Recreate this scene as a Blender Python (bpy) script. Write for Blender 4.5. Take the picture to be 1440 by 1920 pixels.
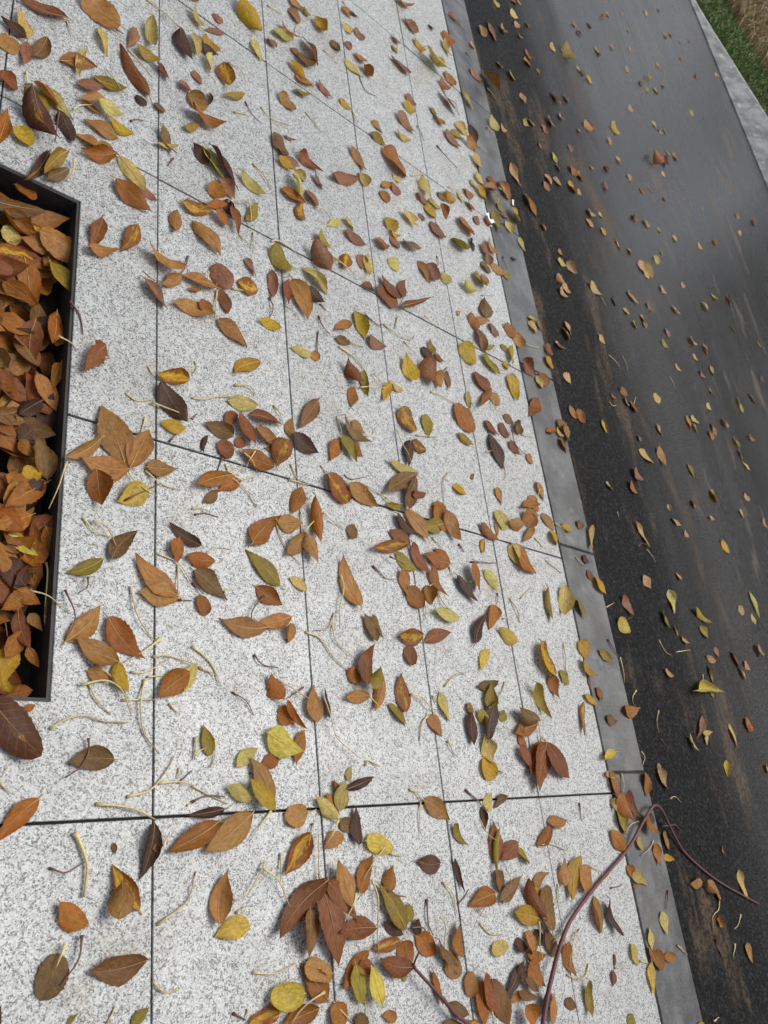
import bpy, bmesh, math, random
import numpy as np
from mathutils import Matrix, Vector
for o in list(bpy.data.objects): bpy.data.objects.remove(o)
scene = bpy.context.scene
R_ = math.radians
# ------------------------------------------------------------------ camera
H = 1.4225                      # eye height: slab joints are 0.40 x 0.80 m apart
FPX, PPX, PPY = 1483.24, 720.0, 960.0
CAM = np.array([[0.72269232, -0.20635645, -0.65964598],
                [-0.10988106, 0.90795022, -0.4044163],
                [0.68237963, 0.36475116, 0.63349399]])
cam_d = bpy.data.cameras.new('camera')
cam = bpy.data.objects.new('camera', cam_d)
scene.collection.objects.link(cam)
M4 = Matrix.Identity(4)
for i in range(3):
    for j in range(3):
        M4[i][j] = float(CAM[i][j])
M4[2][3] = H
cam.matrix_world = M4
cam_d.sensor_fit = 'HORIZONTAL'
cam_d.sensor_width = 36.0
cam_d.lens = FPX / 1440.0 * 36.0
cam_d.clip_start = 0.02
cam_d.clip_end = 500.0
cam_d.dof.use_dof = True
cam_d.dof.focus_distance = 1.75
cam_d.dof.aperture_fstop = 11.0
scene.camera = cam
# ------------------------------------------------------------------ overcast sky and a soft sun
SUN_AZ, SUN_EL = 15.0, 58.0      # azimuth from +x towards +y (light comes from the road side)
w = bpy.data.worlds.new('World'); scene.world = w; w.use_nodes = True
nt = w.node_tree; nt.nodes.clear()
wo = nt.nodes.new('ShaderNodeOutputWorld'); bg = nt.nodes.new('ShaderNodeBackground')
sky = nt.nodes.new('ShaderNodeTexSky'); sky.sky_type = 'NISHITA'; sky.sun_disc = False
sky.sun_elevation = R_(SUN_EL); sky.sun_rotation = R_(90 - SUN_AZ)
sky.air_density = 1.0; sky.dust_density = 4.0; sky.ozone_density = 1.0
hs = nt.nodes.new('ShaderNodeHueSaturation'); hs.inputs['Saturation'].default_value = 0.46
nt.links.new(sky.outputs[0], hs.inputs['Color']); nt.links.new(hs.outputs[0], bg.inputs['Color'])
bg.inputs['Strength'].default_value = 0.13
nt.links.new(bg.outputs[0], wo.inputs['Surface'])
sl = bpy.data.lights.new('sun', 'SUN'); sl.energy = 1.4; sl.angle = R_(40); sl.color = (1.0, 0.97, 0.93)
so = bpy.data.objects.new('sun', sl); scene.collection.objects.link(so)
so.rotation_euler = Vector((-math.cos(R_(SUN_EL)) * math.cos(R_(SUN_AZ)), -math.cos(R_(SUN_EL)) * math.sin(R_(SUN_AZ)), -math.sin(R_(SUN_EL)))).to_track_quat('-Z', 'Y').to_euler()
vs = scene.view_settings
vs.view_transform = 'Standard'; vs.look = 'None'; vs.gamma = 1.0; vs.use_curve_mapping = False
vs.exposure = 0.25
DATA = """
T 0 0
L 500 150 120 0 110 r
L 195 295 145 80 140 p
L 190 295 0 140 70 d
L -20 280 135 405 100 o
L 335 310 215 450 160 k
L 200 320 165 495 120 r
L 890 215 590 10 150 o
L 20 540 100 690 120 r
L 760 215 800 430 80 p
L 1025 215 950 365 110 r
L 1110 160 1130 390 90 p c
L 1010 370 1200 480 80 g
L 1160 480 1260 620 70 r
L 1110 740 885 350 110 r
L 450 460 725 510 110 o
L 640 380 585 600 80 p
L 585 640 780 655 110 r
L 690 600 945 680 110 g
L 310 620 545 905 100 p
L 170 670 360 880 90 g
L 240 630 450 840 120 b
L 430 850 540 1090 120 d
L 180 740 390 1145 150 M
L -40 1100 50 820 150 b
L 90 1010 250 1040 150 y
L 880 1050 615 910 90 o
L 750 1060 855 1190 70 o
L 750 1100 555 1010 110 o
L 855 1175 585 1140 110 b
L 740 855 600 760 60 o
L 870 800 585 740 90 o
L 720 780 920 900 80 p
L 810 900 985 1030 75 y
L 360 1150 165 1370 130 M
L 500 1290 330 1370 120 k
L 505 1145 320 1320 130 g
L 1040 1390 1170 1520 60 r
L 880 1180 1080 1450 100 p
L 850 1360 1125 1610 130 b
L 1010 720 1095 800 50 d
L 1150 780 1240 850 100 k
L 1200 965 1300 1180 80 k
L 1325 1105 1135 1070 60 p
L 1330 240 1425 480 110 d
L 1330 620 1430 700 110 k
L 765 1635 665 1865 150 r
L 1030 1690 900 1890 160 m
L 1310 1590 1300 1755 110 o
L 640 1885 885 1905 110 o
S 500 160 525 240 550 280
S 865 230 920 265
S 960 370 1080 500 1150 590
S 1100 0 1200 80 1340 210
S 195 540 195 600 215 680
S 800 540 860 620 935 730
S 540 830 600 800 680 800
S 430 860 410 980 395 1090
S 540 1215 530 1310 475 1385
S 1300 1190 1255 1245
S 980 910 1020 900 1075 910
P -120 1530 340 1590 160 k
P 100 1400 270 1500 120 b
P 160 1790 0 1740 140 p
P 270 1770 590 1940 190 o
T 0 480
P 375 40 510 310 140 g
P 160 30 260 440 170 b
P 20 190 260 400 120 b
P 250 500 240 890 190 r
P 420 420 350 700 150 b
P 270 890 420 1170 150 o
P 460 800 400 1010 110 b
P 300 1100 110 1230 150 d
P 80 1280 390 1370 170 k
P 130 1400 260 1530 110 b
P 350 1680 240 1370 170 k
P 350 1700 0 1920 180 b
P 290 1680 160 1600 120 y
P 40 1640 240 1760 130 b
L 780 680 605 895 190 r s
C 930 1560 755 1120 230 o 735 1385 445 1540 110 o 950 1610 585 1520 190 o 970 1590 1115 1305 190 o 1090 1590 1320 1605 130 o / 930 1560 1000 1680 1110 1770 1175 1800
L 700 1620 740 1890 165 b
L 1110 1740 870 1850 190 Y
L 1180 960 1385 1270 170 d
L 1395 940 1145 910 120 m
L 1385 1300 1195 1250 100 y
L 1065 180 1240 415 110 r
L 1350 130 1075 -60 120 o
L 1345 150 1195 230 120 o
L 1590 460 1260 360 130 o
S 1075 110 1130 160 1185 190
S 1410 0 1380 100 1330 160
S 525 340 600 460 620 590
S 440 600 540 660 575 715
S 1110 830 1140 890
S 945 1030 1020 1085 1140 1080
S 1130 1105 1280 1170 1440 1225
S 1090 1210 1050 1340
S 1270 1390 1350 1310
S 1090 1610 1180 1700 1350 1760
S 500 1540 440 1720 360 1900
S 1280 880 1440 880
S 920 1840 1200 1710
T 0 960
L 770 350 490 460 120 g
L 820 360 1020 150 150 k
L 1330 640 1000 320 170 o
L 1335 650 1030 605 190 o
L 490 970 750 700 170 o
L 800 790 1080 1105 190 b
L 655 1190 830 1260 120 o
L 880 1130 555 945 190 o
L 870 1130 960 1360 140 y
L 1460 1140 1370 1370 110 p
L 1400 1210 1160 1400 190 b
L 180 1480 265 1445 60 b
L -120 1430 265 1850 330 M v
L 850 1860 495 1885 190 k
L 1500 260 1250 75 90 d
L 1340 195 1325 385 120 b
P 110 970 30 1310 170 y
P 130 740 200 1060 130 r
P 170 330 250 565 170 b
P 220 590 -30 760 140 b
P 370 50 200 220 180 r
P 330 120 430 350 140 b
P 60 160 260 350 110 Y
P 240 20 -80 150 170 b
P 150 290 0 280 90 k
P 190 560 0 360 200 d
P 120 590 290 700 120 b
P 220 760 310 900 100 o
P 200 1010 280 1170 100 b
P 50 1380 240 1340 120 b
P 370 650 390 900 90 g
S 620 40 700 140 830 190
S 690 75 790 120 860 265
S 650 495 640 570 570 620
S 480 590 550 800 475 975
S 230 590 370 640 515 750
S 975 560 1030 800 1165 975
S 1205 950 1060 1055 925 1130
S 1145 1085 1260 1080 1440 1140
S 985 1200 1090 1200 1280 1095
S 1105 1235 1215 1230
S 720 1150 840 1250 890 1390
S 660 1280 720 1410 830 1520
S 600 1300 780 1270 900 1350 965 1525
S 920 1410 1160 1408
S 1085 1260 1045 1430 1070 1640 1185 1820
S 1270 1440 1335 1515
S 375 1625 500 1550 640 1530 770 1570 950 1580
S 655 1700 650 1810 590 1920 480 1995
S 1175 310 1330 385 1430 530
S 1335 400 1325 610
S 1330 660 1440 665
Q 60 170 260 240
Q 30 770 60 970
Q 345 380 350 470 335 720 340 940
T 0 1440
L 290 230 -30 570 160 b
L 1155 410 1045 850 130 d
L 1140 600 1215 600 60 k
L 850 560 860 650 35 r
L 1045 1070 840 720 170 m
L 845 1140 870 850 180 o
L 640 1180 420 1000 210 b
L 445 1390 310 1745 230 k
L 1090 1440 650 1530 230 k
L 980 1930 1115 1800 90 g
L 500 1930 580 1845 40 g
L -40 1980 0 1770 90 d
S 0 110 65 185
S 955 215 1130 160 1260 0 1300 -90
S 1190 115 1330 105 1440 130
S 1340 110 1440 20
S 1345 0 1330 80
S 1405 280 1440 260
S 720 270 960 300 1160 385
B 560 485 610 610 645 750 625 970
S 370 750 490 785 630 705
S 1180 1175 1400 1000 1440 860
S 605 1255 570 1440 440 1630
S 480 1320 400 1500
S 1145 1600 1220 1680 1340 1665
S 865 1795 800 1920
S 1210 590 1260 485
T 360 0
L 0 80 75 235 70 p
L 220 185 155 100 60 k
L 345 0 490 275 130 y
L -30 -20 60 10 50 g
L 240 260 90 230 50 k
L 60 300 200 410 110 y c
L 60 340 180 435 50 d
L 10 250 40 420 80 p
L 130 430 140 570 80 p
L 220 490 270 665 120 m
L 10 530 70 640 60 r
L 380 725 210 725 60 g
L 135 700 110 800 45 d
L -30 700 100 830 90 o
L -40 820 225 970 110 b
L -60 980 40 950 80 g
L 460 300 520 470 70 p
L 555 290 630 365 80 k
L 730 60 790 180 60 r
L 720 0 830 80 70 o
L 820 70 880 130 60 g
L 900 165 1000 235 90 y c
L 650 190 790 310 50 b
L 750 300 590 235 80 p
L 830 300 930 510 90 r
L 740 380 800 400 60 r
L 780 440 930 470 100 k
L 770 590 930 655 80 o
L 730 455 840 620 50 y
L 940 610 1045 755 45 r
L 870 720 745 690 60 g
L 640 705 770 835 70 o
L 1030 320 1110 380 90 k
L 1120 50 1190 145 35 o
L 1180 90 1250 135 30 d
L 1125 180 1195 260 35 p
L 1215 215 1285 310 60 r
L 1140 320 1195 370 60 r
L 1215 420 1300 470 60 o
L 1280 500 1330 590 60 b c
L 1140 465 1275 585 55 p
L 1100 745 1195 825 50 y
L 1340 905 1430 1005 40 o
L 1330 1000 1440 1100 50 g
L 605 1010 700 1180 90 k
L 640 1120 800 1260 70 k
L 685 1020 765 1065 30 r
L 780 1165 965 1305 80 r
L 640 1180 770 1290 50 y
L 800 1655 810 1520 100 m
L 665 1420 850 1525 90 b
L 745 1290 805 1500 85 p
L 775 1275 840 1365 70 p
L 860 1425 935 1555 80 r
L 900 1310 1000 1435 45 r
L 1205 1370 1020 1335 105 r
L 1180 1100 1290 1290 60 o
L 1270 1300 1285 1400 75 p
L 110 1240 0 1085 80 d
L 130 1110 330 1450 120 d
L 90 1100 230 1350 100 p
L 250 1500 290 1640 70 d
L 130 1380 215 1510 95 b
L 190 1340 320 1495 80 r
L -80 1540 150 1600 110 m
L 260 1530 100 1550 80 b
L 170 1570 275 1710 80 b
L 300 1540 345 1760 70 r
L 345 1305 545 1485 70 p
L 480 1545 385 1670 110 g
L -10 1670 210 1930 110 o
L 1120 1660 1005 1700 80 p
L 1130 1640 1225 1745 50 p
L 1135 1740 1300 1850 75 r
L 930 1750 1040 1920 70 g
L 1360 1800 1470 1860 70 k
L 870 1840 985 2095 100 r
L 700 2060 600 1850 130 g
S 565 40 670 110
S 270 465 360 530 400 625
S 985 375 1090 480
S 315 840 410 860
S 400 760 450 860 525 930
S 515 800 590 890 745 940
S 850 840 920 930 970 1000
S 1255 580 1300 680 1380 720
S 1200 830 1240 930
S 455 1225 540 1330 590 1420
S 415 1500 430 1630 430 1740
S 355 1760 390 1800 430 1830
S 460 1740 450 1900
S 590 1810 650 1810 760 1880 800 1915
S 920 1555 980 1590 1025 1645
S 260 1520 350 1515 420 1540
S 770 240 780 200 850 150 950 150
S 1130 10 1170 80
T 360 480
L 165 70 250 270 140 r
L 215 255 265 440 100 r
L 60 250 -40 260 60 o
L 190 245 -90 150 110 o
L 45 350 150 410 110 b
L 335 200 490 260 120 m
L 395 15 475 160 50 k
L 590 110 600 325 80 r
L 740 180 860 490 130 o
L 720 180 720 370 75 r
L 825 95 1020 295 75 p
L 850 245 970 370 75 d
L 655 550 485 485 80 y
L 180 475 410 690 110 o
L 500 800 305 880 140 y
L 890 745 730 685 75 p
L 885 735 950 780 60 o
L 1070 620 1180 670 60 k
L 1180 500 1060 560 100 o
L 1225 415 1295 630 90 y
L 1310 650 1440 690 110 r
L 1150 0 1120 110 110 m
L 1270 0 1270 105 90 r
L 1300 0 1320 155 75 p
L 950 -50 1090 50 60 p
L 1270 220 1370 270 60 r
L 1240 975 1125 790 90 r
L 1215 985 1190 1135 95 b
L 1280 860 1310 1060 55 g
L 260 1090 490 1125 120 p
L 325 1170 250 1300 100 r
L 300 1350 75 1255 110 k
L 400 1390 320 1420 90 r
L 340 1190 460 1430 120 r
L 180 1430 310 1460 130 r
L 430 1200 670 1275 120 r
L 110 1350 75 1480 45 d
L 660 1450 535 1440 50 b
L 470 1295 660 1400 110 o
L 730 1360 740 1220 80 o
L 740 1345 930 1490 105 d
L 720 1380 625 1590 165 m
L 600 1590 350 1460 130 b
L 945 1080 790 1300 120 k
L 1190 1240 1290 1340 60 o
L 1105 1220 1310 1420 80 k
L 1105 1390 1030 1545 115 b
L 1190 1400 1270 1510 60 b
L 1120 1340 1235 1545 75 g
L 185 1760 80 1850 90 k
L 360 1680 190 1775 110 b
L 280 1660 0 1740 145 b
L 1160 1720 1380 1890 110 o
L 1005 1635 1160 1860 150 m
L 820 1740 740 1940 110 b
S 110 130 100 200
S 200 100 180 230
S 185 260 160 460
S 300 245 380 265 415 295
S 580 310 600 400 580 470
S 700 370 770 420 805 480
S 730 65 800 105
S 960 360 1000 405
S 950 450 970 530 1035 600
S 945 570 935 690 955 750
S 1060 30 1150 100 1220 160 1300 185
S 1170 630 1230 670 1290 680
S 1100 680 1210 760 1280 840 1290 870
S 1300 440 1390 520 1440 510
S 1250 990 1340 990 1440 1000
S 1350 885 1430 990
S 20 790 35 840 0 885
S 315 970 420 980 480 1045
S 0 1065 90 1080 180 1060 290 1055
S 0 1220 35 1185
S 610 1120 660 1200 680 1280
S 1085 1200 1110 1310 1120 1340
S 1300 1355 1350 1340 1370 1290
S 340 1460 430 1530 475 1620
S 470 1460 420 1540 385 1630
S 230 1500 190 1610
S 260 1640 370 1575
S 350 1680 440 1660 485 1640
S 250 1560 290 1660 390 1750 480 1880
S 740 1560 770 1640 800 1690
S 725 1680 870 1720
S 965 1570 1010 1640
S 1140 1640 1190 1675 1310 1655
S 1290 1720 1285 1770
S 1300 1720 1380 1770 1440 1810
S 880 1810 820 1900
S 925 1810 970 1910
S 0 1895 60 1895 110 1920
T 360 960
L 425 250 640 40 170 b
L 800 90 600 70 130 o
L 890 -100 930 260 75 b
C 840 170 690 330 125 o 840 180 920 395 95 o / 840 170 820 60 815 0
L 150 380 -60 330 120 b
L 55 620 100 780 110 b
L 10 440 260 665 150 k
L 660 555 395 285 130 g
L 475 560 680 695 110 b
L 855 590 720 495 85 p
L 740 785 470 840 120 o
L 560 870 185 805 150 o
L 750 845 715 990 105 o
L 1245 715 1110 330 130 o
L 1155 140 1240 170 90 k s
L 1340 770 1420 950 50 k
L 1385 970 1285 760 80 k
L 1170 1170 1250 1280 90 b
L 1265 1310 1330 1000 140 r
L 1410 1240 1345 1500 90 o
L 1320 1340 1380 1170 90 g
L 1310 1380 1130 1400 110 o
L 660 1410 565 1215 110 b s
L 690 1610 680 1450 110 b
L 680 1420 840 1640 70 b c
L 930 1580 905 1295 140 o
L 1025 1550 990 1325 50 d
L 830 1640 770 1900 100 b
L 520 1900 660 1840 120 b
L 550 1660 825 1800 220 Y
L 130 1830 80 1595 100 g
L 325 1910 485 1775 110 p
L 600 2200 430 1840 160 o
S 20 20 100 10 200 40
S 100 315 180 270 290 280
S 620 70 690 250 815 400
S 820 160 940 30 980 0
S 980 0 1030 60 1150 130
S 0 530 80 620
S 240 600 265 575
S 530 640 450 720 430 815
S 1105 480 1120 580 1095 740 1090 885
S 1065 760 1020 870 915 890
S 850 900 960 950 1050 1080 1160 1185
S 1050 840 1065 960 1190 1080
S 465 1070 510 1140 635 1170
S 0 1010 110 1100 170 1190 200 1285
S 50 1165 150 1210
S 300 1350 400 1420 465 1525
S 640 1270 770 1350 860 1405
S 835 1315 720 1395
S 970 1390 1010 1530 1070 1700 1230 1855
S 1315 1380 1370 1450 1440 1510
S 1355 405 1440 490
S 25 1690 15 1860
S 0 1810 110 1765
S 170 1700 165 1850 130 1920
S 1300 1900 1320 1865 1400 1910
T 360 1440
L 590 310 400 85 150 y
L 440 230 240 140 130 p
L 245 305 -60 360 80 d
L 200 400 -195 635 170 b
L 440 340 80 630 220 o
L 860 325 690 380 180 o v
L 1090 210 1055 90 60 b
L 1090 340 990 190 110 o
L 1085 385 915 215 100 p
L 1100 330 1150 95 110 p
L 1165 100 1190 -20 50 p
L 1130 500 985 600 130 o
L 1100 410 1205 440 115 k v
L 1140 165 1360 65 75 d
L 1245 580 1225 270 80 d
L 1290 550 1490 600 160 Y v
L 1240 950 1330 650 115 b
L 1190 1060 1070 695 130 o
L 870 490 670 805 160 m
L 180 1180 250 760 140 o
L 435 1175 160 1270 180 Y
L 880 1050 870 1430 170 k
L 1000 835 820 905 100 k
C 960 850 600 1285 180 r 950 860 1090 1500 190 r 970 850 1220 1165 150 r / 960 850 945 690 945 490
L 1360 1200 1080 1240 190 r
L 1020 1745 810 1460 190 b
L 1040 1540 830 1490 200 o v
L 640 1830 400 1930 140 m
L 930 1800 650 1930 160 b
L 830 1690 565 1740 230 Y v
L 1080 1750 1100 1980 150 b
L 1250 1830 1260 2000 140 k
L 1300 1370 1110 1670 120 b
L 1350 1480 1240 1520 140 r
L 1220 1460 1290 1780 130 g
L 1405 1770 1315 1460 125 Y
S 0 135 130 205 270 270
S 0 255 100 210 235 215
S 595 320 500 440 425 550
S 860 340 935 310
S 905 415 880 480
S 665 640 655 850
S 535 710 470 840 400 950 305 1000
S 520 755 630 850 720 1040
S 330 1085 400 1040 475 1030
S 1085 390 1040 490 990 580
S 1200 500 1300 570
S 1440 590 1340 720 1270 850
S 1195 945 1160 1040 1090 1180
S 455 1535 620 1540 770 1465
S 980 1680 850 1760 720 1920
S 1060 1755 1150 1860 1220 1920
S 310 1840 400 1890
S 420 1810 400 1900
S 1335 840 1375 970 1375 1150 1380 1400
S 35 780 0 880
T 720 0
L 80 0 200 60 60 o c
L 245 260 130 140 50 r
L 55 270 115 340 40 k
L 55 340 100 400 50 g
L 330 190 370 225 25 d
L 430 240 500 360 45 b
L 440 300 490 440 30 p
L 215 300 300 390 45 y
L 345 420 430 495 80 y
L 275 400 445 575 65 p
L 190 560 40 430 60 r
L 445 540 530 650 45 o
L 415 600 465 695 45 r
L 580 680 670 835 35 p
L 165 705 225 805 55 r
L 135 770 215 860 40 y
L 410 685 550 885 45 r
L 345 800 380 870 40 g
L 370 870 445 945 50 o
L 85 850 235 1020 60 r
L 80 990 185 1070 40 p
L 495 990 600 1050 50 g
L 525 930 630 1020 50 p
L 450 980 580 1120 60 r
L 590 1050 695 1140 45 o
L 640 940 685 1090 45 d
L -10 1110 160 1340 105 b
L 60 1310 120 1370 60 p
L 50 1370 115 1470 55 k
L -20 1400 60 1370 65 o
L -20 1430 20 1525 60 o
L 650 1160 725 1290 45 p
L 680 1300 735 1390 55 p
L 235 1450 320 1540 50 r
L 250 1340 320 1490 60 p
L 325 1500 425 1565 65 p
L 300 1530 385 1640 60 y
L 395 1445 470 1520 40 k
L 440 1445 520 1525 65 y
L 430 1520 465 1650 35 b
L 550 1440 590 1530 30 p
L 600 1410 650 1500 45 o
L 615 1510 665 1590 40 b
L 640 1350 690 1410 40 p
L 690 1400 755 1500 75 y
L 770 1335 840 1400 45 r
L 735 1400 850 1415 60 o
L 860 1355 935 1500 60 m
L 790 1430 850 1530 50 p
L 845 1520 890 1590 50 g
L 805 1580 865 1755 45 g
L 940 1565 1005 1680 65 y
L 905 1660 960 1750 35 p
L 870 1600 935 1635 25 k
L 1010 1780 1055 1890 30 p
L 120 1590 235 1725 45 p
L 165 1595 255 1650 50 p
L 260 1600 295 1660 35 k
L 0 1640 80 1750 80 y
L 40 1740 115 1775 50 y
L 40 1780 120 1860 80 r
L 120 1810 260 1880 70 k
L 335 1690 455 1780 90 r
L 665 1625 715 1690 60 r
L 545 1635 660 1780 80 o
L 500 1810 625 1865 100 g
L 640 1790 670 1890 30 d
L 740 1630 790 1700 30 r
L 760 1800 830 1920 55 o
L 720 1830 780 1930 60 r
L 480 105 560 165 35 k
L 645 315 675 370 30 p
L 640 530 725 600 50 r
L 775 905 850 960 65 p
L 730 545 855 695 90 k
R 700 200 760 285 30 o
R 770 165 830 320 40 r
R 860 195 905 265 35 o
R 820 0 860 60 45 p
R 950 0 990 30 30 b
R 1000 0 1020 40 30 p
R 940 95 1000 140 40 p
R 965 165 1005 220 25 k
R 1055 165 1085 210 30 o
R 1000 260 1030 295 35 o
R 1235 335 1280 385 25 p
R 1050 375 1100 450 45 b
R 1045 450 1100 500 45 y
R 1320 340 1400 485 45 g
R 1140 515 1170 560 35 k
R 840 465 885 515 45 o
R 930 530 975 615 30 p
R 1020 700 1055 785 30 k
R 1250 690 1315 800 28 k
R 1340 715 1385 775 20 p
R 1300 855 1340 910 35 p
R 1220 880 1255 960 35 b
R 1180 940 1220 1010 40 r
R 1030 905 1080 955 25 p
R 1080 900 1125 950 35 o
R 860 935 910 995 35 o
R 1155 1070 1180 1115 20 k
R 1375 1090 1410 1140 30 k
R 1255 1145 1290 1230 25 p
R 1285 1230 1320 1290 20 k
R 1380 1245 1440 1330 40 b
R 935 1225 1020 1410 40 o
R 1040 1445 1145 1640 45 b
R 1200 1320 1255 1370 45 k
R 1190 1360 1235 1440 35 k
R 1265 1340 1330 1395 40 o
R 1370 1370 1440 1450 40 y
R 1170 1680 1210 1735 30 k
R 1300 1880 1340 1920 30 g
R 1410 175 1440 200 20 o
S 560 170 610 230
S 615 390 665 485
S 775 660 840 750
S 770 950 850 1060
S 395 1090 470 1190 550 1265
S 480 740 530 770 550 820
S 245 940 280 1000 300 1055
S 200 1320 290 1310
S 290 1310 335 1420 350 1490
S 480 1405 560 1430
S 850 1410 920 1470 935 1530
T 720 480
L 25 35 110 110 80 p
L 250 35 340 210 50 o
L 315 60 395 190 85 r
L 410 135 485 215 50 p
C 105 340 -40 150 85 r 130 320 150 185 75 r 85 390 -60 230 85 r 110 400 335 330 60 r / 105 340 100 395
L 740 0 800 60 60 r
L 720 65 795 120 60 k
L 790 65 910 135 70 o
L 890 110 940 180 50 g
L 660 130 755 240 70 g
L 720 150 785 200 50 o
L 570 205 670 295 55 p
L 750 470 740 315 100 k
L 690 560 630 435 60 b
L 680 500 780 500 70 o
L 690 545 750 730 65 k
L 720 750 855 895 70 g
L 780 505 850 610 50 r
L 770 700 830 670 40 g
L 870 670 920 715 45 g
L 950 680 950 820 55 y
L 885 800 930 850 50 y
L 890 515 970 620 55 b
L 960 590 1035 690 55 o
L 1080 460 1140 480 45 p
L 1080 490 1140 580 40 p
L 540 410 565 450 30 p
L 555 670 680 810 105 y
L 275 690 365 780 75 d
L 330 630 370 750 45 g
L 370 740 450 805 50 r
L 215 950 140 745 100 y
L 400 870 400 1005 75 o
L 300 785 350 975 115 r
L 455 865 485 1005 45 k
L 40 955 -20 1100 70 y
L 45 960 135 1020 50 p
L 660 885 790 1000 95 r
L 785 1030 850 1130 55 o
L 790 1005 690 1145 70 b
L 940 895 985 1100 85 y
L 1020 785 1130 905 60 r
L 1155 880 1225 970 55 b
L 1140 900 1180 995 45 p
L 1145 1065 1085 1205 90 b
L 525 1110 670 1320 120 b
L 620 1020 640 1150 40 p
L 110 1140 225 1325 110 m
L 325 1190 330 1365 85 g
L 745 1240 850 1350 65 r
L 865 1250 920 1370 50 r
L 930 1390 1005 1505 50 r
L 785 1335 890 1610 80 d
L 890 1195 965 1255 50 k
L 960 1255 1025 1335 60 k c
L 545 1330 655 1425 50 g
L 185 1385 175 1590 80 d
L 205 1400 305 1460 85 m
L 225 1620 20 1530 75 p
L 230 1640 0 1780 130 k
L 215 1680 160 1920 100 k
L 210 1795 315 1780 75 r
L 0 1870 130 1890 60 g
L 390 1840 420 1990 85 b
L 510 1730 615 1790 70 y
L 655 1680 675 1630 25 k
L 835 1735 885 1870 45 o
L 1065 1490 1110 1560 45 o
L 1140 1690 1195 1840 55 o
L 1080 1800 1150 1920 65 o
L 1150 1870 1020 1890 70 b
L 1215 1320 1290 1290 60 b
L 1290 1240 1370 1320 60 k
L 1350 1270 1380 1400 50 o
L 1285 1290 1340 1355 35 p
L 1310 1360 1380 1480 40 r
L 1210 750 1260 850 55 y
L 1210 660 1250 755 40 r
L 1150 480 1185 570 30 r
L 955 10 995 30 25 d
R 1290 30 1360 85 35 p
R 1355 50 1435 140 35 o
R 1290 140 1320 215 35 o
R 1310 235 1360 325 35 o
R 1330 215 1395 275 45 o
R 1350 490 1400 600 40 o
R 1330 540 1385 635 40 p
R 1275 660 1350 705 50 o
R 1340 890 1400 945 55 o
R 1385 1120 1440 1225 45 b
S 395 0 405 70
S 895 0 900 60 920 100
S 735 295 815 300
S 290 455 400 580
S 100 460 80 550
S 0 515 90 590 200 630 230 590
S 150 640 210 710
S 960 600 1070 665 1155 690
S 470 840 430 880
S 350 1020 430 1050 525 1110
S 650 1110 680 1170
S 800 1090 830 1170 900 1190
S 1030 1340 1120 1365
S 950 1310 970 1420 1060 1500
S 755 1475 800 1465
S 900 1570 910 1650 890 1680
S 480 1630 440 1690 450 1880
S 80 1310 120 1430 175 1510 185 1600
S 240 1345 400 1360
S 0 1820 70 1860 130 1865
S 1160 1750 1140 1840 1180 1900
T 720 960
L 75 20 235 180 80 d
L 150 -20 335 225 90 o
L 380 -60 440 170 80 b
L 440 0 555 230 90 o
L 445 90 270 120 120 g
L 185 250 35 135 105 r
L 140 250 -110 280 95 m
L 80 305 245 440 85 g
L 195 235 325 465 80 r
L 490 380 365 275 80 b
L 490 390 290 310 110 b
L 335 415 445 635 75 b
L 175 565 285 715 115 b
L 120 425 165 650 80 o
L 310 550 360 700 70 b
L 535 800 350 745 110 p
L 525 485 690 690 60 d
L 655 385 695 620 85 b
L 745 430 840 610 60 p
L 835 80 850 190 30 o
L 715 90 855 220 70 b
L 745 205 735 315 45 m
L 820 0 925 130 90 p
L 1025 105 905 90 90 o
L 1030 0 1110 120 80 b
L 1120 115 1035 230 60 o
L 1085 0 1155 40 50 o
L 1240 140 1295 250 55 y
L 1170 15 1275 140 60 o
L 1330 100 1410 140 55 y
L 945 240 1000 400 75 p
L 950 235 1135 465 110 b
L 1210 575 1250 840 55 g
L 1335 560 1325 790 80 p
L 190 1000 200 1155 90 r
L 270 930 85 930 140 m
L 300 975 500 905 110 r
L 670 990 760 760 95 d
L 840 705 785 885 105 b
L 990 975 840 870 95 Y
L 770 1035 715 1200 75 Y
L 840 1270 685 1310 90 k
L 775 1480 800 1275 85 g
L 150 1510 110 1215 115 m
L 25 1440 165 1605 75 g
L 415 1345 485 1575 70 p
L 325 1525 430 1690 85 o
L 640 1500 655 1755 95 d
L 640 1515 640 1430 80 o
L 690 1500 770 1570 80 g
L 860 1500 910 1560 70 g
L 770 1715 835 1410 110 d
L 780 1850 760 2010 130 y
L 740 1680 800 1890 85 p
L 1240 1220 1290 1400 65 b
L 1150 980 1260 1240 115 m
L 1310 1190 1380 1295 60 g s
L 1090 1290 1205 1555 60 g c
L 1000 1690 1060 1760 60 b
L 1130 1590 955 1660 130 b
L 1130 1570 970 1475 100 k
C 1180 1740 1130 2105 150 r 1180 1730 1075 1990 120 r 1190 1730 1370 2000 140 r 1010 1750 1110 1930 70 r / 1180 1740 1150 1570 1110 1380 1040 1280
S 360 190 430 270
S 20 345 130 405
S 0 490 70 510
S 330 560 360 540
S 400 600 440 690 500 755
S 305 690 310 810
S 490 410 510 480
S 650 375 830 385
S 625 530 690 525
S 850 610 845 690
S 890 800 960 785
S 560 240 600 300
S 1130 195 1190 265
S 1280 80 1330 120 1365 185
S 1210 365 1330 460
S 1020 650 1100 565
S 940 650 990 740 1015 830
S 1345 985 1355 1130 1370 1230
S 455 1305 530 1225 610 1210
S 190 1370 260 1390 330 1470 400 1500
S 325 1530 280 1590 265 1720
S 905 1275 880 1350 835 1400
S 955 1500 1010 1580 1035 1660
S 475 1715 500 1780 550 1845
S 365 1375 390 1430
S 870 1610 960 1700
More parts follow.
